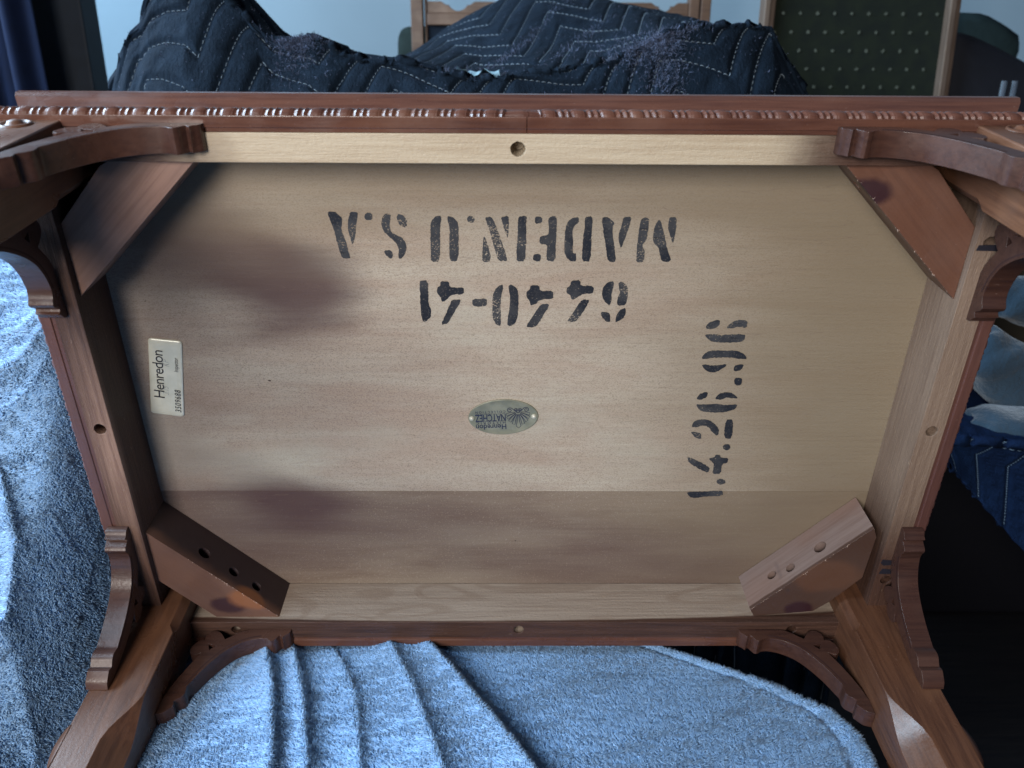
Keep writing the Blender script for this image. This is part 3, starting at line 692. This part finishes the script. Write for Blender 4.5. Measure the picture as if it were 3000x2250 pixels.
def xr(y):   # right-hand hem of the fleece
    return np.interp(y, [-.5, -.2, -.093, -.070, -.051, -.038, -.024, .004, .044, .10, .20, .40], [.262, .272, .276, .279, .278, .2735, .2665, .226, .150, .05, -.06, -.16])
def fleece_pos(s, t):
    """s 0..1 from the left to the hem, t along y"""
    y = -.38+t*.86
    x0 = -1.15; x = x0+(xr(y)-x0)*s
    z = fz(x, y)
    e = (xr(y)-x)                    # distance to the hem
    z = z+.0018*smooth(1-np.abs(e-.010)/.014)-.0014*np.exp(-((e-.0235)/.0038)**2)-.018*smooth(1-e/.008)
    sag = smooth((x+.02)/.3); z = z-.010*sag*smooth((.06-y)/.1)
    return x, y, z
NS, NTT = 620, 420
ss, tt = np.meshgrid(1-(1-np.linspace(0, 1, NS))**1.25, np.linspace(0, 1, NTT), indexing='ij')
X, Y, Z = fleece_pos(ss, tt)
# turned-down hem: last columns fold under
def grid_mesh(name, X, Y, Z, mat, parent=None, shade=True, thick=0.0):
    n, m = X.shape; co = np.stack([X, Y, Z], -1).reshape(-1, 3).astype(np.float32)
    i, j = np.meshgrid(np.arange(n-1), np.arange(m-1), indexing='ij'); a = (i*m+j).ravel()
    q = np.stack([a, a+m, a+m+1, a+1], -1).astype(np.int32)
    me = bpy.data.meshes.new(name); me.vertices.add(len(co)); me.vertices.foreach_set('co', co.ravel())
    me.loops.add(q.size); me.loops.foreach_set('vertex_index', q.ravel()); me.polygons.add(len(q))
    me.polygons.foreach_set('loop_start', np.arange(0, q.size, 4, dtype=np.int32)); me.polygons.foreach_set('loop_total', np.full(len(q), 4, np.int32))
    me.update(calc_edges=True); me.polygons.foreach_set('use_smooth', np.ones(len(q), bool)); me.validate()
    me.materials.append(mat); o = link(bpy.data.objects.new(name, me), parent)
    if thick:
        s = o.modifiers.new('thickness', 'SOLIDIFY'); s.thickness = thick; s.offset = -1
    return o
FL = NT('fleece_ground'); nn = FL.noise(FL.co, 420, 3, .7)
FL.out(FL.mix(FL.ramp(nn, .3, .7), (.13, .26, .43), (.19, .34, .54)), .95, .1, FL.bump(nn, .002, 1.0), sheen=.3); FL = FL.m
fleece = grid_mesh('fleece_blanket', X, Y, Z, FL, thick=.005)
tag(fleece, 'light blue fluffy fleece blanket rumpled under and beside the upturned table', 'blanket')
# pile: short curled tufts standing on the cloth
def pile_mesh(name, P, N, Ldir, L, R, mat, parent, rs):
    n = len(P)
    ref = np.where(np.abs(N[:, 2:3]) < .9, np.array([[0, 0, 1.]]), np.array([[1., 0, 0]]))
    A = np.cross(N, ref); A /= np.linalg.norm(A, axis=1, keepdims=True)+1e-9; B = np.cross(N, A)
    mid = P+N*(L*.55)[:, None]+Ldir*(L*.22)[:, None]; tip = P+N*(L*.80)[:, None]+Ldir*(L*.80)[:, None]
    ph = rs.uniform(0, 6.28, n)
    rings = [P-N*.0005+(A*np.cos(ph+k*2.0944)[:, None]+B*np.sin(ph+k*2.0944)[:, None])*R[:, None] for k in range(3)]+[P+N*(L*.80)[:, None]+Ldir*(L*.62)[:, None]]
    co = np.stack(rings, 1).reshape(-1, 3).astype(np.float32)   # 4 per tuft
    tri = np.array([(0, 1, 3), (1, 2, 3), (2, 0, 3)], np.int32); q = (tri[None]+np.arange(n, dtype=np.int32)[:, None, None]*4).reshape(-1)
    me = bpy.data.meshes.new(name); me.vertices.add(len(co)); me.vertices.foreach_set('co', co.ravel())
    me.loops.add(q.size); me.loops.foreach_set('vertex_index', q); nf = q.size//3; me.polygons.add(nf)
    me.polygons.foreach_set('loop_start', np.arange(0, q.size, 3, dtype=np.int32)); me.polygons.foreach_set('loop_total', np.full(nf, 3, np.int32))
    me.update(calc_edges=True); me.polygons.foreach_set('use_smooth', np.ones(nf, bool)); me.materials.append(mat)
    o = link(bpy.data.objects.new(name, me), parent); o['kind'] = 'stuff'; return o
PM = NT('fleece_pile'); gi = PM.n('ShaderNodeNewGeometry').outputs['Random Per Island']
PM.out(PM.mix(gi, (.21, .39, .66), (.38, .59, .86)), .85, .15, sheen=.4)
tl = PM.n('ShaderNodeBsdfTranslucent'); PM.put(tl.inputs[0], (.30, .54, .76)); ms = PM.n('ShaderNodeMixShader'); ms.inputs[0].default_value = .3
PM.t.links.new(PM.b.outputs[0], ms.inputs[1]); PM.t.links.new(tl.outputs[0], ms.inputs[2]); PM.t.links.new(ms.outputs[0], PM.t.nodes['Material Output'].inputs[0]); PM = PM.m
rs = np.random.RandomState(7)
def surf(x, y):
    s = (x+1.15)/(xr(y)+1.15); t = (y+.38)/.86
    return fleece_pos(s, t)[2]
cand = 1250000
px = rs.uniform(-.56, .285, cand); py = rs.uniform(-.155, .27, cand)
ok = (px < xr(py)-.0005) & ~((px > -.30) & (py > .10)); px, py = px[ok], py[ok]
e = .0012
z0 = surf(px, py); zx = (surf(px+e, py)-z0)/e; zy = (surf(px, py+e)-z0)/e
zx = np.where(px+e < xr(py), zx, -3.0)
area = np.sqrt(1+zx**2+zy**2); keep = rs.uniform(0, 1, len(px)) < np.clip(area/2.6, .38, 1)
px, py, z0, zx, zy, area = [a[keep] for a in (px, py, z0, zx, zy, area)]
N = np.stack([-zx, -zy, np.ones_like(zx)], 1); N /= np.linalg.norm(N, axis=1, keepdims=True)
P = np.stack([px, py, z0], 1)
ang = 1.6*nz(px, py, 21, 45)+1.6*nz(px, py, 22, 300)+2.6*nz(px, py, 24, 800)+rs.normal(0, .7, len(px))-1.7
Ld = np.stack([np.cos(ang), np.sin(ang), 0*ang], 1); Ld -= N*(Ld*N).sum(1, keepdims=True); Ld /= np.linalg.norm(Ld, axis=1, keepdims=True)+1e-9
Lh = np.where(px < -.35, .0043, .0037)*(1+.22*nz(px, py, 31, 260)+rs.normal(0, .14, len(px))); Lh = np.clip(Lh, .0016, .006)
Lh = Lh*np.where((py > .012) & (px > -.335) & (px < .3), .62, 1)
Rr = np.clip(rs.normal(.00088, .00016, len(px)), .0004, .0013)*np.where(px < -.35, 1.15, 1)
pile_mesh('fleece_pile', P, N, Ld, Lh, Rr, PM, fleece, rs)
print('tufts', len(px))

# ------------------------------------------------------------------ room
WALLM = m_simple('wall_paint', (.34, .46, .54), .85, .2, 3, .05, .002)
o = mesh('wall', [(-4, 2.6, -1), (5, 2.6, -1), (5, 2.6, 2.6), (-4, 2.6, 2.6)], [(0, 1, 2, 3)], WALLM); o['kind'] = 'structure'
fm = NT('dark_floor'); g = fm.noise(fm.mapv((2, 30, 1)), 4, 5)
fm.out(fm.mix(fm.ramp(g, .3, .7), (.005, .005, .007), (.010, .009, .010)), .6, .3, fm.bump(g, .002, .4))
o = mesh('floor', [(-4, -3.2, -.72), (5, -3.2, -.72), (5, 2.7, -.72), (-4, 2.7, -.72)], [(0, 1, 2, 3)], fm.m); o['kind'] = 'structure'

# ---- quilted moving blankets
def m_quilt(name, base, hi, fuzz=.6):
    m = NT(name); fuzz *= .35; n = m.noise(m.co, 26, 4, .6); f = m.noise(m.mapv((1, 1, .35)), 260, 4, .7); big = m.noise(m.co, 6, 3)
    c = m.mix(m.ramp(n, .35, .7), base, hi)
    c = m.mix(m.ramp(f, .52, .75, 0, fuzz), c, tuple(min(1, q*2.6) for q in hi))
    c = m.mix(m.ramp(big, .5, .75, 0, .35), c, tuple(q*.5 for q in base))
    return m.out(c, .9, .1, m.bump(f, .003, .8))
QM = m_quilt('quilt_navy', (.0036, .0080, .0150), (.0062, .0130, .0235)); THR = m_simple('white_thread', (.15, .19, .225), .7)
QB = m_quilt('quilt_blue', (.0022, .0085, .030), (.0038, .014, .046), .15)
FUZ = NT('lint'); gi = FUZ.n('ShaderNodeNewGeometry').outputs['Random Per Island']
FUZ.out(FUZ.mix(gi, (.028, .038, .062), (.11, .13, .20)), .9, .1); FUZ = FUZ.m

def zig(legA, legB, n, start):
    p = [start]
    for i in range(n):
        l = legA if i % 2 == 0 else legB; p.append((p[-1][0]+l[0], p[-1][1]+l[1]))
    return p
def quilt(name, fn, u0, u1, v0, v1, nu, nv, lines, mat, label, depth=.006, dash=(.0048, .0030), tw=.00042, thr=THR, deep=1.0):
    """fn(u, v) -> x, y, z arrays over cloth coordinates in metres; lines: seam polylines in (u, v)"""
    uu, vv = np.meshgrid(np.linspace(u0, u1, nu), np.linspace(v0, v1, nv), indexing='ij')
    dmin = np.full(uu.shape, 9.0)
    for pl in lines:
        for (ax, ay), (bx, by) in zip(pl[:-1], pl[1:]):
            dx, dy = bx-ax, by-ay; t = np.clip(((uu-ax)*dx+(vv-ay)*dy)/(dx*dx+dy*dy), 0, 1)
            dmin = np.minimum(dmin, np.hypot(uu-ax-t*dx, vv-ay-t*dy))
    x, y, z = fn(uu, vv)
    P = np.stack([x, y, z], -1); du = np.gradient(P, axis=0); dv = np.gradient(P, axis=1); Nn = np.cross(du, dv); Nn /= np.linalg.norm(Nn, axis=-1, keepdims=True)+1e-12
    Nn *= np.where(Nn[..., 1:2] > 0, -1, 1)*1.0
    P = P-Nn*(depth*np.exp(-(dmin/.0045)**2)*np.where(vv > .5, deep, 1))[..., None]+Nn*(.0016*nz(uu, vv, 8, 190)*(1-np.exp(-(dmin/.01)**2)))[..., None]
    o = grid_mesh(name, P[..., 0], P[..., 1], P[..., 2], mat, thick=.006); tag(o, label, 'moving blanket')
    # stitches: short thread lengths lying in the seams
    V = []; F = []
    per = sum(dash)
    for pl in lines:
        pts = []
        for (ax, ay), (bx, by) in zip(pl[:-1], pl[1:]):
            L = math.hypot(bx-ax, by-ay); k = max(1, int(L/per))
            for i in range(k): pts.append((ax+(bx-ax)*i/k, ay+(by-ay)*i/k, (bx-ax)/L, (by-ay)/L))
        for a, b, tx, ty in pts:
            a1, b1_ = a+tx*dash[0], b+ty*dash[0]
            if not (u0 < a < u1 and u0 < a1 < u1 and v0 < b < v1 and v0 < b1_ < v1): continue
            q = []
            for aa, bb in ((a, b), (a+tx*dash[0]*.5, b+ty*dash[0]*.5), (a1, b1_)):
                fi, fj = (aa-u0)/(u1-u0)*(nu-1), (bb-v0)/(v1-v0)*(nv-1); i, j = int(fi), int(fj); fi -= i; fj -= j
                p = P[i, j]*(1-fi)*(1-fj)+P[i+1, j]*fi*(1-fj)+P[i, j+1]*(1-fi)*fj+P[i+1, j+1]*fi*fj
                q.append((Vector(p), Vector(Nn[i, j])))
            tv = (q[2][0]-q[0][0]).normalized(); base = len(V)
            for (p, n_), lift in zip(q, (.0002, .0014, .0002)):
                sd_ = tv.cross(n_).normalized()*tw
                V += [p+n_*lift-sd_, p+n_*(lift+tw*1.2), p+n_*lift+sd_]
            for i in range(2):
                for k in range(2): F.append((base+i*3+k, base+i*3+k+1, base+i*3+k+4, base+i*3+k+3))
    th = mesh('stitching', V, F, thr, o); th['kind'] = 'stuff'
    return o, P, Nn
# the covered piece of furniture behind: front face, seat dip and back, as one long sheet
FX = [-.62, -.508, -.491, -.474, -.457, -.444, -.42, -.391, -.361, -.324, -.29, -.265, -.245, -.221, -.206, -.165, -.125, -.088, -.043, -.002, .06, .121, .16, .196, .24, .28, .317, .327, .377, .48]
FZ = [.00, .227, .262, .285, .294, .313, .330, .342, .330, .305, .280, .281, .284, .277, .266, .259, .257, .252, .244, .248, .252, .262, .280, .297, .304, .308, .303, .288, .222, .05]
BX = [-.60, -.45, -.30, -.221, -.188, -.124, -.06, -.01, .065, .127, .19, .286, .325, .37, .50]
BZ = [.05, .10, .19, .255, .278, .319, .354, .375, .394, .390, .373, .350, .334, .318, .20]
def furniture(u, v):
    """u = x, v = 0 at the hidden bottom front, 1 at the back crest"""
    f = np.interp(u, FX, FZ); b = np.interp(u, BX, BZ)
    y = .30+.20*smooth(v/.42)+np.clip(v-.42, 0, 9)*1.35
    y = y+.05*smooth(np.abs(u+.03)/.5)
    rise = smooth(v/.42)**.75
    zf = -.10+(f+.10)*rise
    w = smooth((v-.42)/.45)
    z = np.where(v < .42, zf, f*(1-w)+b*w)
    # left peak keeps its height over the seat before falling
    pk = np.exp(-((u+.40)/.07)**2)
    z = z+.06*pk*np.exp(-((v-.50)/.10)**2)
    z = z-.62*smooth((.06-v)/.04)
    z = z+.006*nz(u, v, 41, 16)*smooth(v/.2)+.0035*nz(u, v*1.4, 42, 38)
    return u+.0*v, y, z
lines = []
for k in range(-26, 22):
    lines.append(zig((.085, -.041), (.040, .140), 22, (-.95+k*.017, -.55-k*.049)))
MB, MBP, MBN = quilt('moving_blanket', furniture, -.56, .44, .02, .93, 520, 420, lines, QM,
      'dark navy quilted moving blanket with white zigzag stitching draped over furniture behind the table', depth=.0045, deep=.55)
# fluff and loose lint caught on it
rs = np.random.RandomState(12); V = []; F = []
def fluff(cu, cv, su, sv, n, L, shear=0.0):
    for _ in range(n):
        dv = rs.normal(0, sv); u = cu+rs.normal(0, su)+shear*dv; v = cv+dv
        i = int(np.clip((u+.56)/1.0*519, 0, 518)); j = int(np.clip((v-.02)/.91*419, 0, 418))
        p = Vector(MBP[i, j]); nn_ = Vector(MBN[i, j]); d = (Vector(rs.normal(0, 1, 3))+nn_*.8).normalized(); d2 = (d+Vector(rs.normal(0, .9, 3))).normalized()
        l = L*rs.uniform(.4, 1.3); w_ = Vector(rs.normal(0, 1, 3)).normalized()*.00032; b = len(V)
        a, c, e_ = p-nn_*.001, p+d*l*.5, p+d*l*.5+d2*l*.5
        V.extend([a-w_, a+w_, c-w_, c+w_, e_]); F.extend([(b, b+1, b+3, b+2), (b+2, b+3, b+4)])
fluff(-.262, .39, .015, .035, 2400, .008); fluff(-.252, .42, .010, .015, 500, .008)
fluff(.170, .40, .022, .045, 3600, .008); fluff(.185, .30, .012, .06, 2000, .008); fluff(.20, .43, .016, .025, 700, .009)
fluff(.00, .56, .006, .10, 700, .008, .55); fluff(.10, .58, .010, .05, 300, .008, .6); fluff(-.05, .45, .04, .015, 260, .008)
fluff(.15, .52, .03, .03, 300, .009)
fluff(-.1, .5, .25, .16, 1800, .004); fluff(-.38, .40, .10, .10, 1500, .004); fluff(.25, .35, .1, .08, 500, .0045)
lt = mesh('lint', V, F, FUZ, MB); lt['kind'] = 'stuff'
# a torn scrap of pale lining showing in the dip
V = []; F = []
for i in range(7):
    for j in range(4):
        u = -.070+.055*i/6; a, b_ = int((u+.56)*519), int((.435+.02*j/3-.02)/.91*419)
        p = MBP[a, b_]+MBN[a, b_]*(.004+.004*math.sin(i*1.9+j)); V.append(tuple(p+np.array([.002*math.sin(j*3+i), 0, .002*math.sin(i*5)])))
for i in range(6):
    for j in range(3): q = i*4+j; F.append((q, q+1, q+5, q+4))
mesh('torn_lining', V, F, m_simple('lining_grey', (.20, .30, .34), .8), MB, shade=True)

# second blanket on the floor at the right
def right_blanket(u, v):
    # a folded corner hanging off the pile: slanting hem, top going back
    x = .50+u*.62
    hem = -.165-1.02*(x-.50); top = -.150-.06*u+.006*np.sin(u*11)
    z = np.where(v < .5, hem+(top-hem)*smooth(v/.5*.5+.25)*1.0, top+.02*smooth((v-.5)/.5))
    z = np.where(v < .5, hem+(top-hem)*(v/.5)**.9, z)
    y = .30+.05*u+.035*np.sin(v/.5*1.57)*u+.012*np.sin(u*14+v*3)+np.clip(v-.5, 0, 1)*.7
    return x, y, z+.004*nz(u, v, 51, 20)
rl = [[(k*.062-.02, .0), (k*.062-.045, .33), (k*.062-.02, .44), (k*.062+.5, .52), (k*.062+1.1, .60)] for k in range(-6, 16)]
quilt('moving_blanket', right_blanket, .0, .62, .0, .99, 220, 160, rl, QB, 'bright navy quilted moving blanket with a slanting hem hanging over the dark floor at right', depth=.004, tw=.0006, dash=(.009, .005), thr=m_simple('blue_grey_thread', (.10, .17, .26), .7))

# light blue cushions behind the right end of the table
def cushion(name, label, c, size, rot, mat, seed):
    nu, nv = 48, 28; V = []; F = []
    R_ = Matrix.Rotation(rot[2], 4, 'Z') @ Matrix.Rotation(rot[1], 4, 'Y') @ Matrix.Rotation(rot[0], 4, 'X')
    for i in range(nu):
        a = 2*math.pi*i/nu
        for j in range(nv):
            b = -math.pi/2+math.pi*j/(nv-1)
            f = lambda t, p: math.copysign(abs(t)**p, t)
            x_ = f(math.sin(b), .62); y_ = f(math.cos(b), .5)*f(math.cos(a), .8); z_ = f(math.cos(b), .5)*f(math.sin(a), .8)
            k = 1+.05*math.sin(3*a+seed)*math.cos(5*b+seed)+.03*math.sin(9*b+2*a+seed)
            V.append(R_ @ Vector((x_*size[0]*k, y_*size[1]*k, z_*size[2]*k))+Vector(c))
    for i in range(nu):
        for j in range(nv-1): F.append((i*nv+j, ((i+1) % nu)*nv+j, ((i+1) % nu)*nv+j+1, i*nv+j+1))
    o = mesh(name, V, F, mat, None, True); return tag(o, label, 'cushion')
CUSH = NT('blue_cotton'); n1 = CUSH.noise(CUSH.mapv((1, 1, 1)), 18, 4, .6); n2 = CUSH.noise(CUSH.co, 500, 2)
CUSH.out(CUSH.mix(CUSH.ramp(n1, .35, .7), (.022, .044, .068), (.017, .034, .054)), .9, .1, CUSH.bump(CUSH.math('ADD', n1, CUSH.math('MULTIPLY', n2, .1)), .012, .8), sheen=.3); CUSH = CUSH.m
cushion('cushion', 'long light blue cotton roll cushion lying right of the table end', (.668, .43, -.135), (.115, .035, .040), (0, math.radians(38), .1), CUSH, 1)
cushion('cushion', 'small flattened light blue cushion under the roll cushion at right', (.650, .37, -.160), (.085, .04, .024), (0, math.radians(4), 0), CUSH, 4)
cushion('cushion', 'light blue cushion tip poking out high beside the right bracket', (.700, .47, -.026), (.080, .03, .032), (0, math.radians(6), 0), CUSH, 7)
o = mesh('storage_bin', *box(.70, 1.4, .76, 1.25, -.7195, -.2505), m_simple('black_plastic', (.003, .003, .006), .6), bevel=.01)
tag(o, 'black storage bin on the dark floor under the cardboard box', 'bin')
o = mesh('cardboard_box', *box(.66, 1.25, .75, 1.2, -.25, .03), m_simple('cardboard', (.060, .050, .034), .85, .2, 12, .2, .002), bevel=.004)
tag(o, 'dull brown cardboard box standing behind the blue cushions at right', 'box')

# wooden hutch with a scalloped rail at the wall
HW = m_stain('hutch_wood', 'x', base=(0.115, 0.062, 0.036), dark=(0.06, 0.03, 0.02), light=(0.19, 0.11, 0.07), rough=.5)
h = empty('wooden_hutch', 'brown wooden hutch with scalloped rail against the wall behind the draped furniture', 'hutch', (.13, 1.7, -.72))
def hp(name, V, F, mat=HW, bevel=.002):
    return mesh(name, [(a-.13, b-1.7, c+.72) for a, b, c in V], F, mat, h, bevel=bevel)
for x0, x1 in ((-.246, -.216), (-.212, -.206), (.452, .477), (.481, .506)):
    hp('post', *box(x0, x1, 1.70+(.01 if x0 == -.212 else 0), 1.74, -.719, .95))
def scal(x0, x1, cuts, zt, zb, dp):
    pts = [(x0, zb), (x1, zb), (x1, zt)]
    for cx, w, dpt in sorted(cuts, reverse=True):
        pts += [(cx+w+.012, zt), (cx+w, zt-.008), (cx+w-.008, zt-.008)]
        for k in range(9):
            t = k/8; pts.append((cx+w*.75*(1-2*t), zt-.010-dpt*math.sin(math.pi*t)**.8))
        pts += [(cx-w+.008, zt-.008), (cx-w, zt-.008), (cx-w-.012, zt)]
    pts.append((x0, zt)); return pts
fr = lambda a, b, d: (a-.13, d-1.7, b+.72)
fixn(mesh('scalloped_rail', *prism(scal(-.205, .451, [(-.128, .030, .012), (.392, .022, .010)], .418, .391, None), 1.712, 1.730, fr), HW, h, bevel=.001))
hp('rail', *box(-.2055, .4515, 1.705, 1.732, .363, .3905))
hp('panel', *box(-.2055, .4515, 1.718, 1.724, -.30, .3625), m_simple('dark_glass', (.010, .016, .026), .85, .1), 0)

# upholstered chair back behind the left of the hutch
def slab_back(name, label, pts, y0, y1, mat, cat, bow=.02):
    n = len(pts); c = (sum(p[0] for p in pts)/n, sum(p[1] for p in pts)/n)
    V = []; F = []; rings = [(1.0, y1), (1.0, y0+.02), (.93, y0+.004), (.75, y0), (.4, y0-bow)]
    for s, y in rings: V += [(c[0]+(p[0]-c[0])*s, y, c[1]+(p[1]-c[1])*s) for p in pts]
    for i in range(len(rings)-1): F += [(i*n+k, i*n+(k+1) % n, (i+1)*n+(k+1) % n, (i+1)*n+k) for k in range(n)]
    F.append(tuple((len(rings)-1)*n+k for k in range(n))); F.append(tuple(range(n-1, -1, -1)))
    return tag(fixn(mesh(name, V, F, mat, None, True)), label, cat)
GRN = m_simple('grey_green_cloth', (.020, .030, .028), .9, .1, 40, .3, .002)
slab_back('chair_back', 'rounded grey-green chair back half hidden behind the hutch post', chaikin([(-.296, -.5), (-.296, .27), (-.294, .335), (-.283, .358), (-.258, .366), (-.10, .366), (-.06, .30), (-.06, -.5)], 2), 1.79, 1.90, GRN, 'chair')
DRK = m_simple('black_green_cloth', (.030, .055, .062), .9, .1, 20, .3, .002)
slab_back('armchair', 'dark teal armchair with rounded back at the far right behind the screen', chaikin([(.96, -.7), (.96, .389), (1.06, .389), (1.11, .387), (1.165, .362), (1.21, .335), (1.195, .27), (1.165, -.0), (1.15, -.7)], 1), 1.52, 1.75, DRK, 'armchair')
slab_back('storage_bag', 'black bag slumped in front of the dark teal armchair', chaikin([(.93, -.7), (.93, .345), (1.0, .335), (1.07, .308), (1.15, .272), (1.30, .25), (1.45, .2), (1.5, -.7)], 1), 1.36, 1.46, m_simple('black_cloth', (.004, .005, .010), .8), 'bag')
slab_back('covered_crate', 'dark blue-grey covered crate between the hutch and the dotted screen', [(.50, -.7), (.50, .369), (.56, .371), (.76, .372), (.78, -.7)], 1.80, 1.95, m_simple('slate_cloth', (.035, .065, .085), .85, .2, 20, .3), 'crate')
# chrome castor stem pair
t = empty('chrome_rods', 'pair of short chrome rods glinting low at the far right', 'rods', (.83, .9, -.05))
for dx in (-.006, .012):
    V = []; F = []
    for z in (-.6, .292):
        for k in range(10): V.append((dx+.0045*math.cos(k*.6283), .0045*math.sin(k*.6283), z))
    F = [(k, (k+1) % 10, 10+(k+1) % 10, 10+k) for k in range(10)]+[tuple(range(10)), tuple(range(10, 20))]
    fixn(mesh('rod', V, F, m_simple('chrome', (.6, .68, .75), .25, .6, metal=.9), t, True))

# dotted green screen in a wooden frame, leaning a little
sc = empty('upholstered_screen', 'dark green dotted upholstered screen in a slim wooden frame at right', 'screen', (.72, 1.34, -.71), (0, 0, 0))
SW = m_stain('screen_wood', 'z', base=(0.12, 0.085, 0.062), dark=(0.07, 0.045, 0.035), light=(0.2, 0.15, 0.12), rough=.45)
GV = NT('green_velvet'); gn = GV.noise(GV.co, 30, 3)
GV.out(GV.mix(GV.ramp(gn, .3, .7), (.0022, .0050, .0022), (.0055, .0095, .0030)), .8, .2, sheen=.2); GV = GV.m
sx_ = lambda x, z: (x-.72, z+.71)
def stile(xt, xb, w, parts=1):
    for i in range(parts):
        w0 = w/parts
        V = []
        for x, z in ((xb, -.709), (xt, .55)):
            for y in ((-.02, .02) if i == 0 else (-.008, .02)):
                V += [(x-.72+i*w0, y, z+.71), (x-.72+(i+1)*w0-.0012, y, z+.71)]
        F = [(0, 1, 3, 2), (4, 6, 7, 5), (0, 4, 5, 1), (2, 3, 7, 6), (0, 2, 6, 4), (1, 5, 7, 3)]
        fixn(mesh('stile', V, F, SW, sc, bevel=.002))
stile(.531, .535, .027, 2); stile(.913, .965, .029, 2)
mesh('panel', *box(-.165, .215, .004, .016, .2, 1.26), GV, sc)
V = []; F = []; rr = random.Random(4)
for r in range(9):
    z = .372-.0365*r
    for c in range(11):
        x = .578+.0363*c+.021*r-.0363*int(.021*r/.0363)-.0363
        if not (.556 < x < .905): continue
        for a in range(3):   # four-petal sprig: three short crossing bars
            th = a*1.047+.3; b = len(V); l, w_ = .0036+rr.uniform(-.0008, .0008), .0011
            for p_, q_ in ((-l, -w_), (l, -w_), (l, w_), (-l, w_)):
                V.append((x-.72+p_*math.cos(th)-q_*math.sin(th), .0025-.0003*a, z+.71+p_*math.sin(th)+q_*math.cos(th)))
            F.append((b, b+1, b+2, b+3))
d = mesh('dot', V, F, m_simple('pale_thread', (.08, .095, .075), .7), sc); d['kind'] = 'stuff'

# navy curtain at the left with a dark wooden door edge beside it
V = []; F = []; n = 160
for i in range(n+1):
    u = i/n; x = -1.75+.775*u
    yv = .03*math.sin(u*38)+.014*math.sin(u*91+1)+.008*math.sin(u*17)
    for z in (-.70, -.2, .2, .6, 1.4): V.append((x+.06*(.6-z)*.25*u, 1.30+yv*(1+.2*(z < 0)), z))
for i in range(n):
    for k in range(4): q = i*5+k; F.append((q, q+1, q+6, q+5))
o = mesh('curtain', V, F, m_simple('navy_curtain', (.003, .008, .028), .85, .2, 30, .2), None, True)
s = o.modifiers.new('thickness', 'SOLIDIFY'); s.thickness = .003
tag(o, 'deep navy curtain hanging at the left edge of the room', 'curtain')
o = mesh('door_edge', *box(-1.07, -.935, 1.42, 1.50, -.70, 1.9), m_simple('dark_door', (.010, .016, .026), .6, .3, 20, .3), bevel=.004)
tag(o, 'dark wooden door edge standing open beside the navy curtain', 'door')
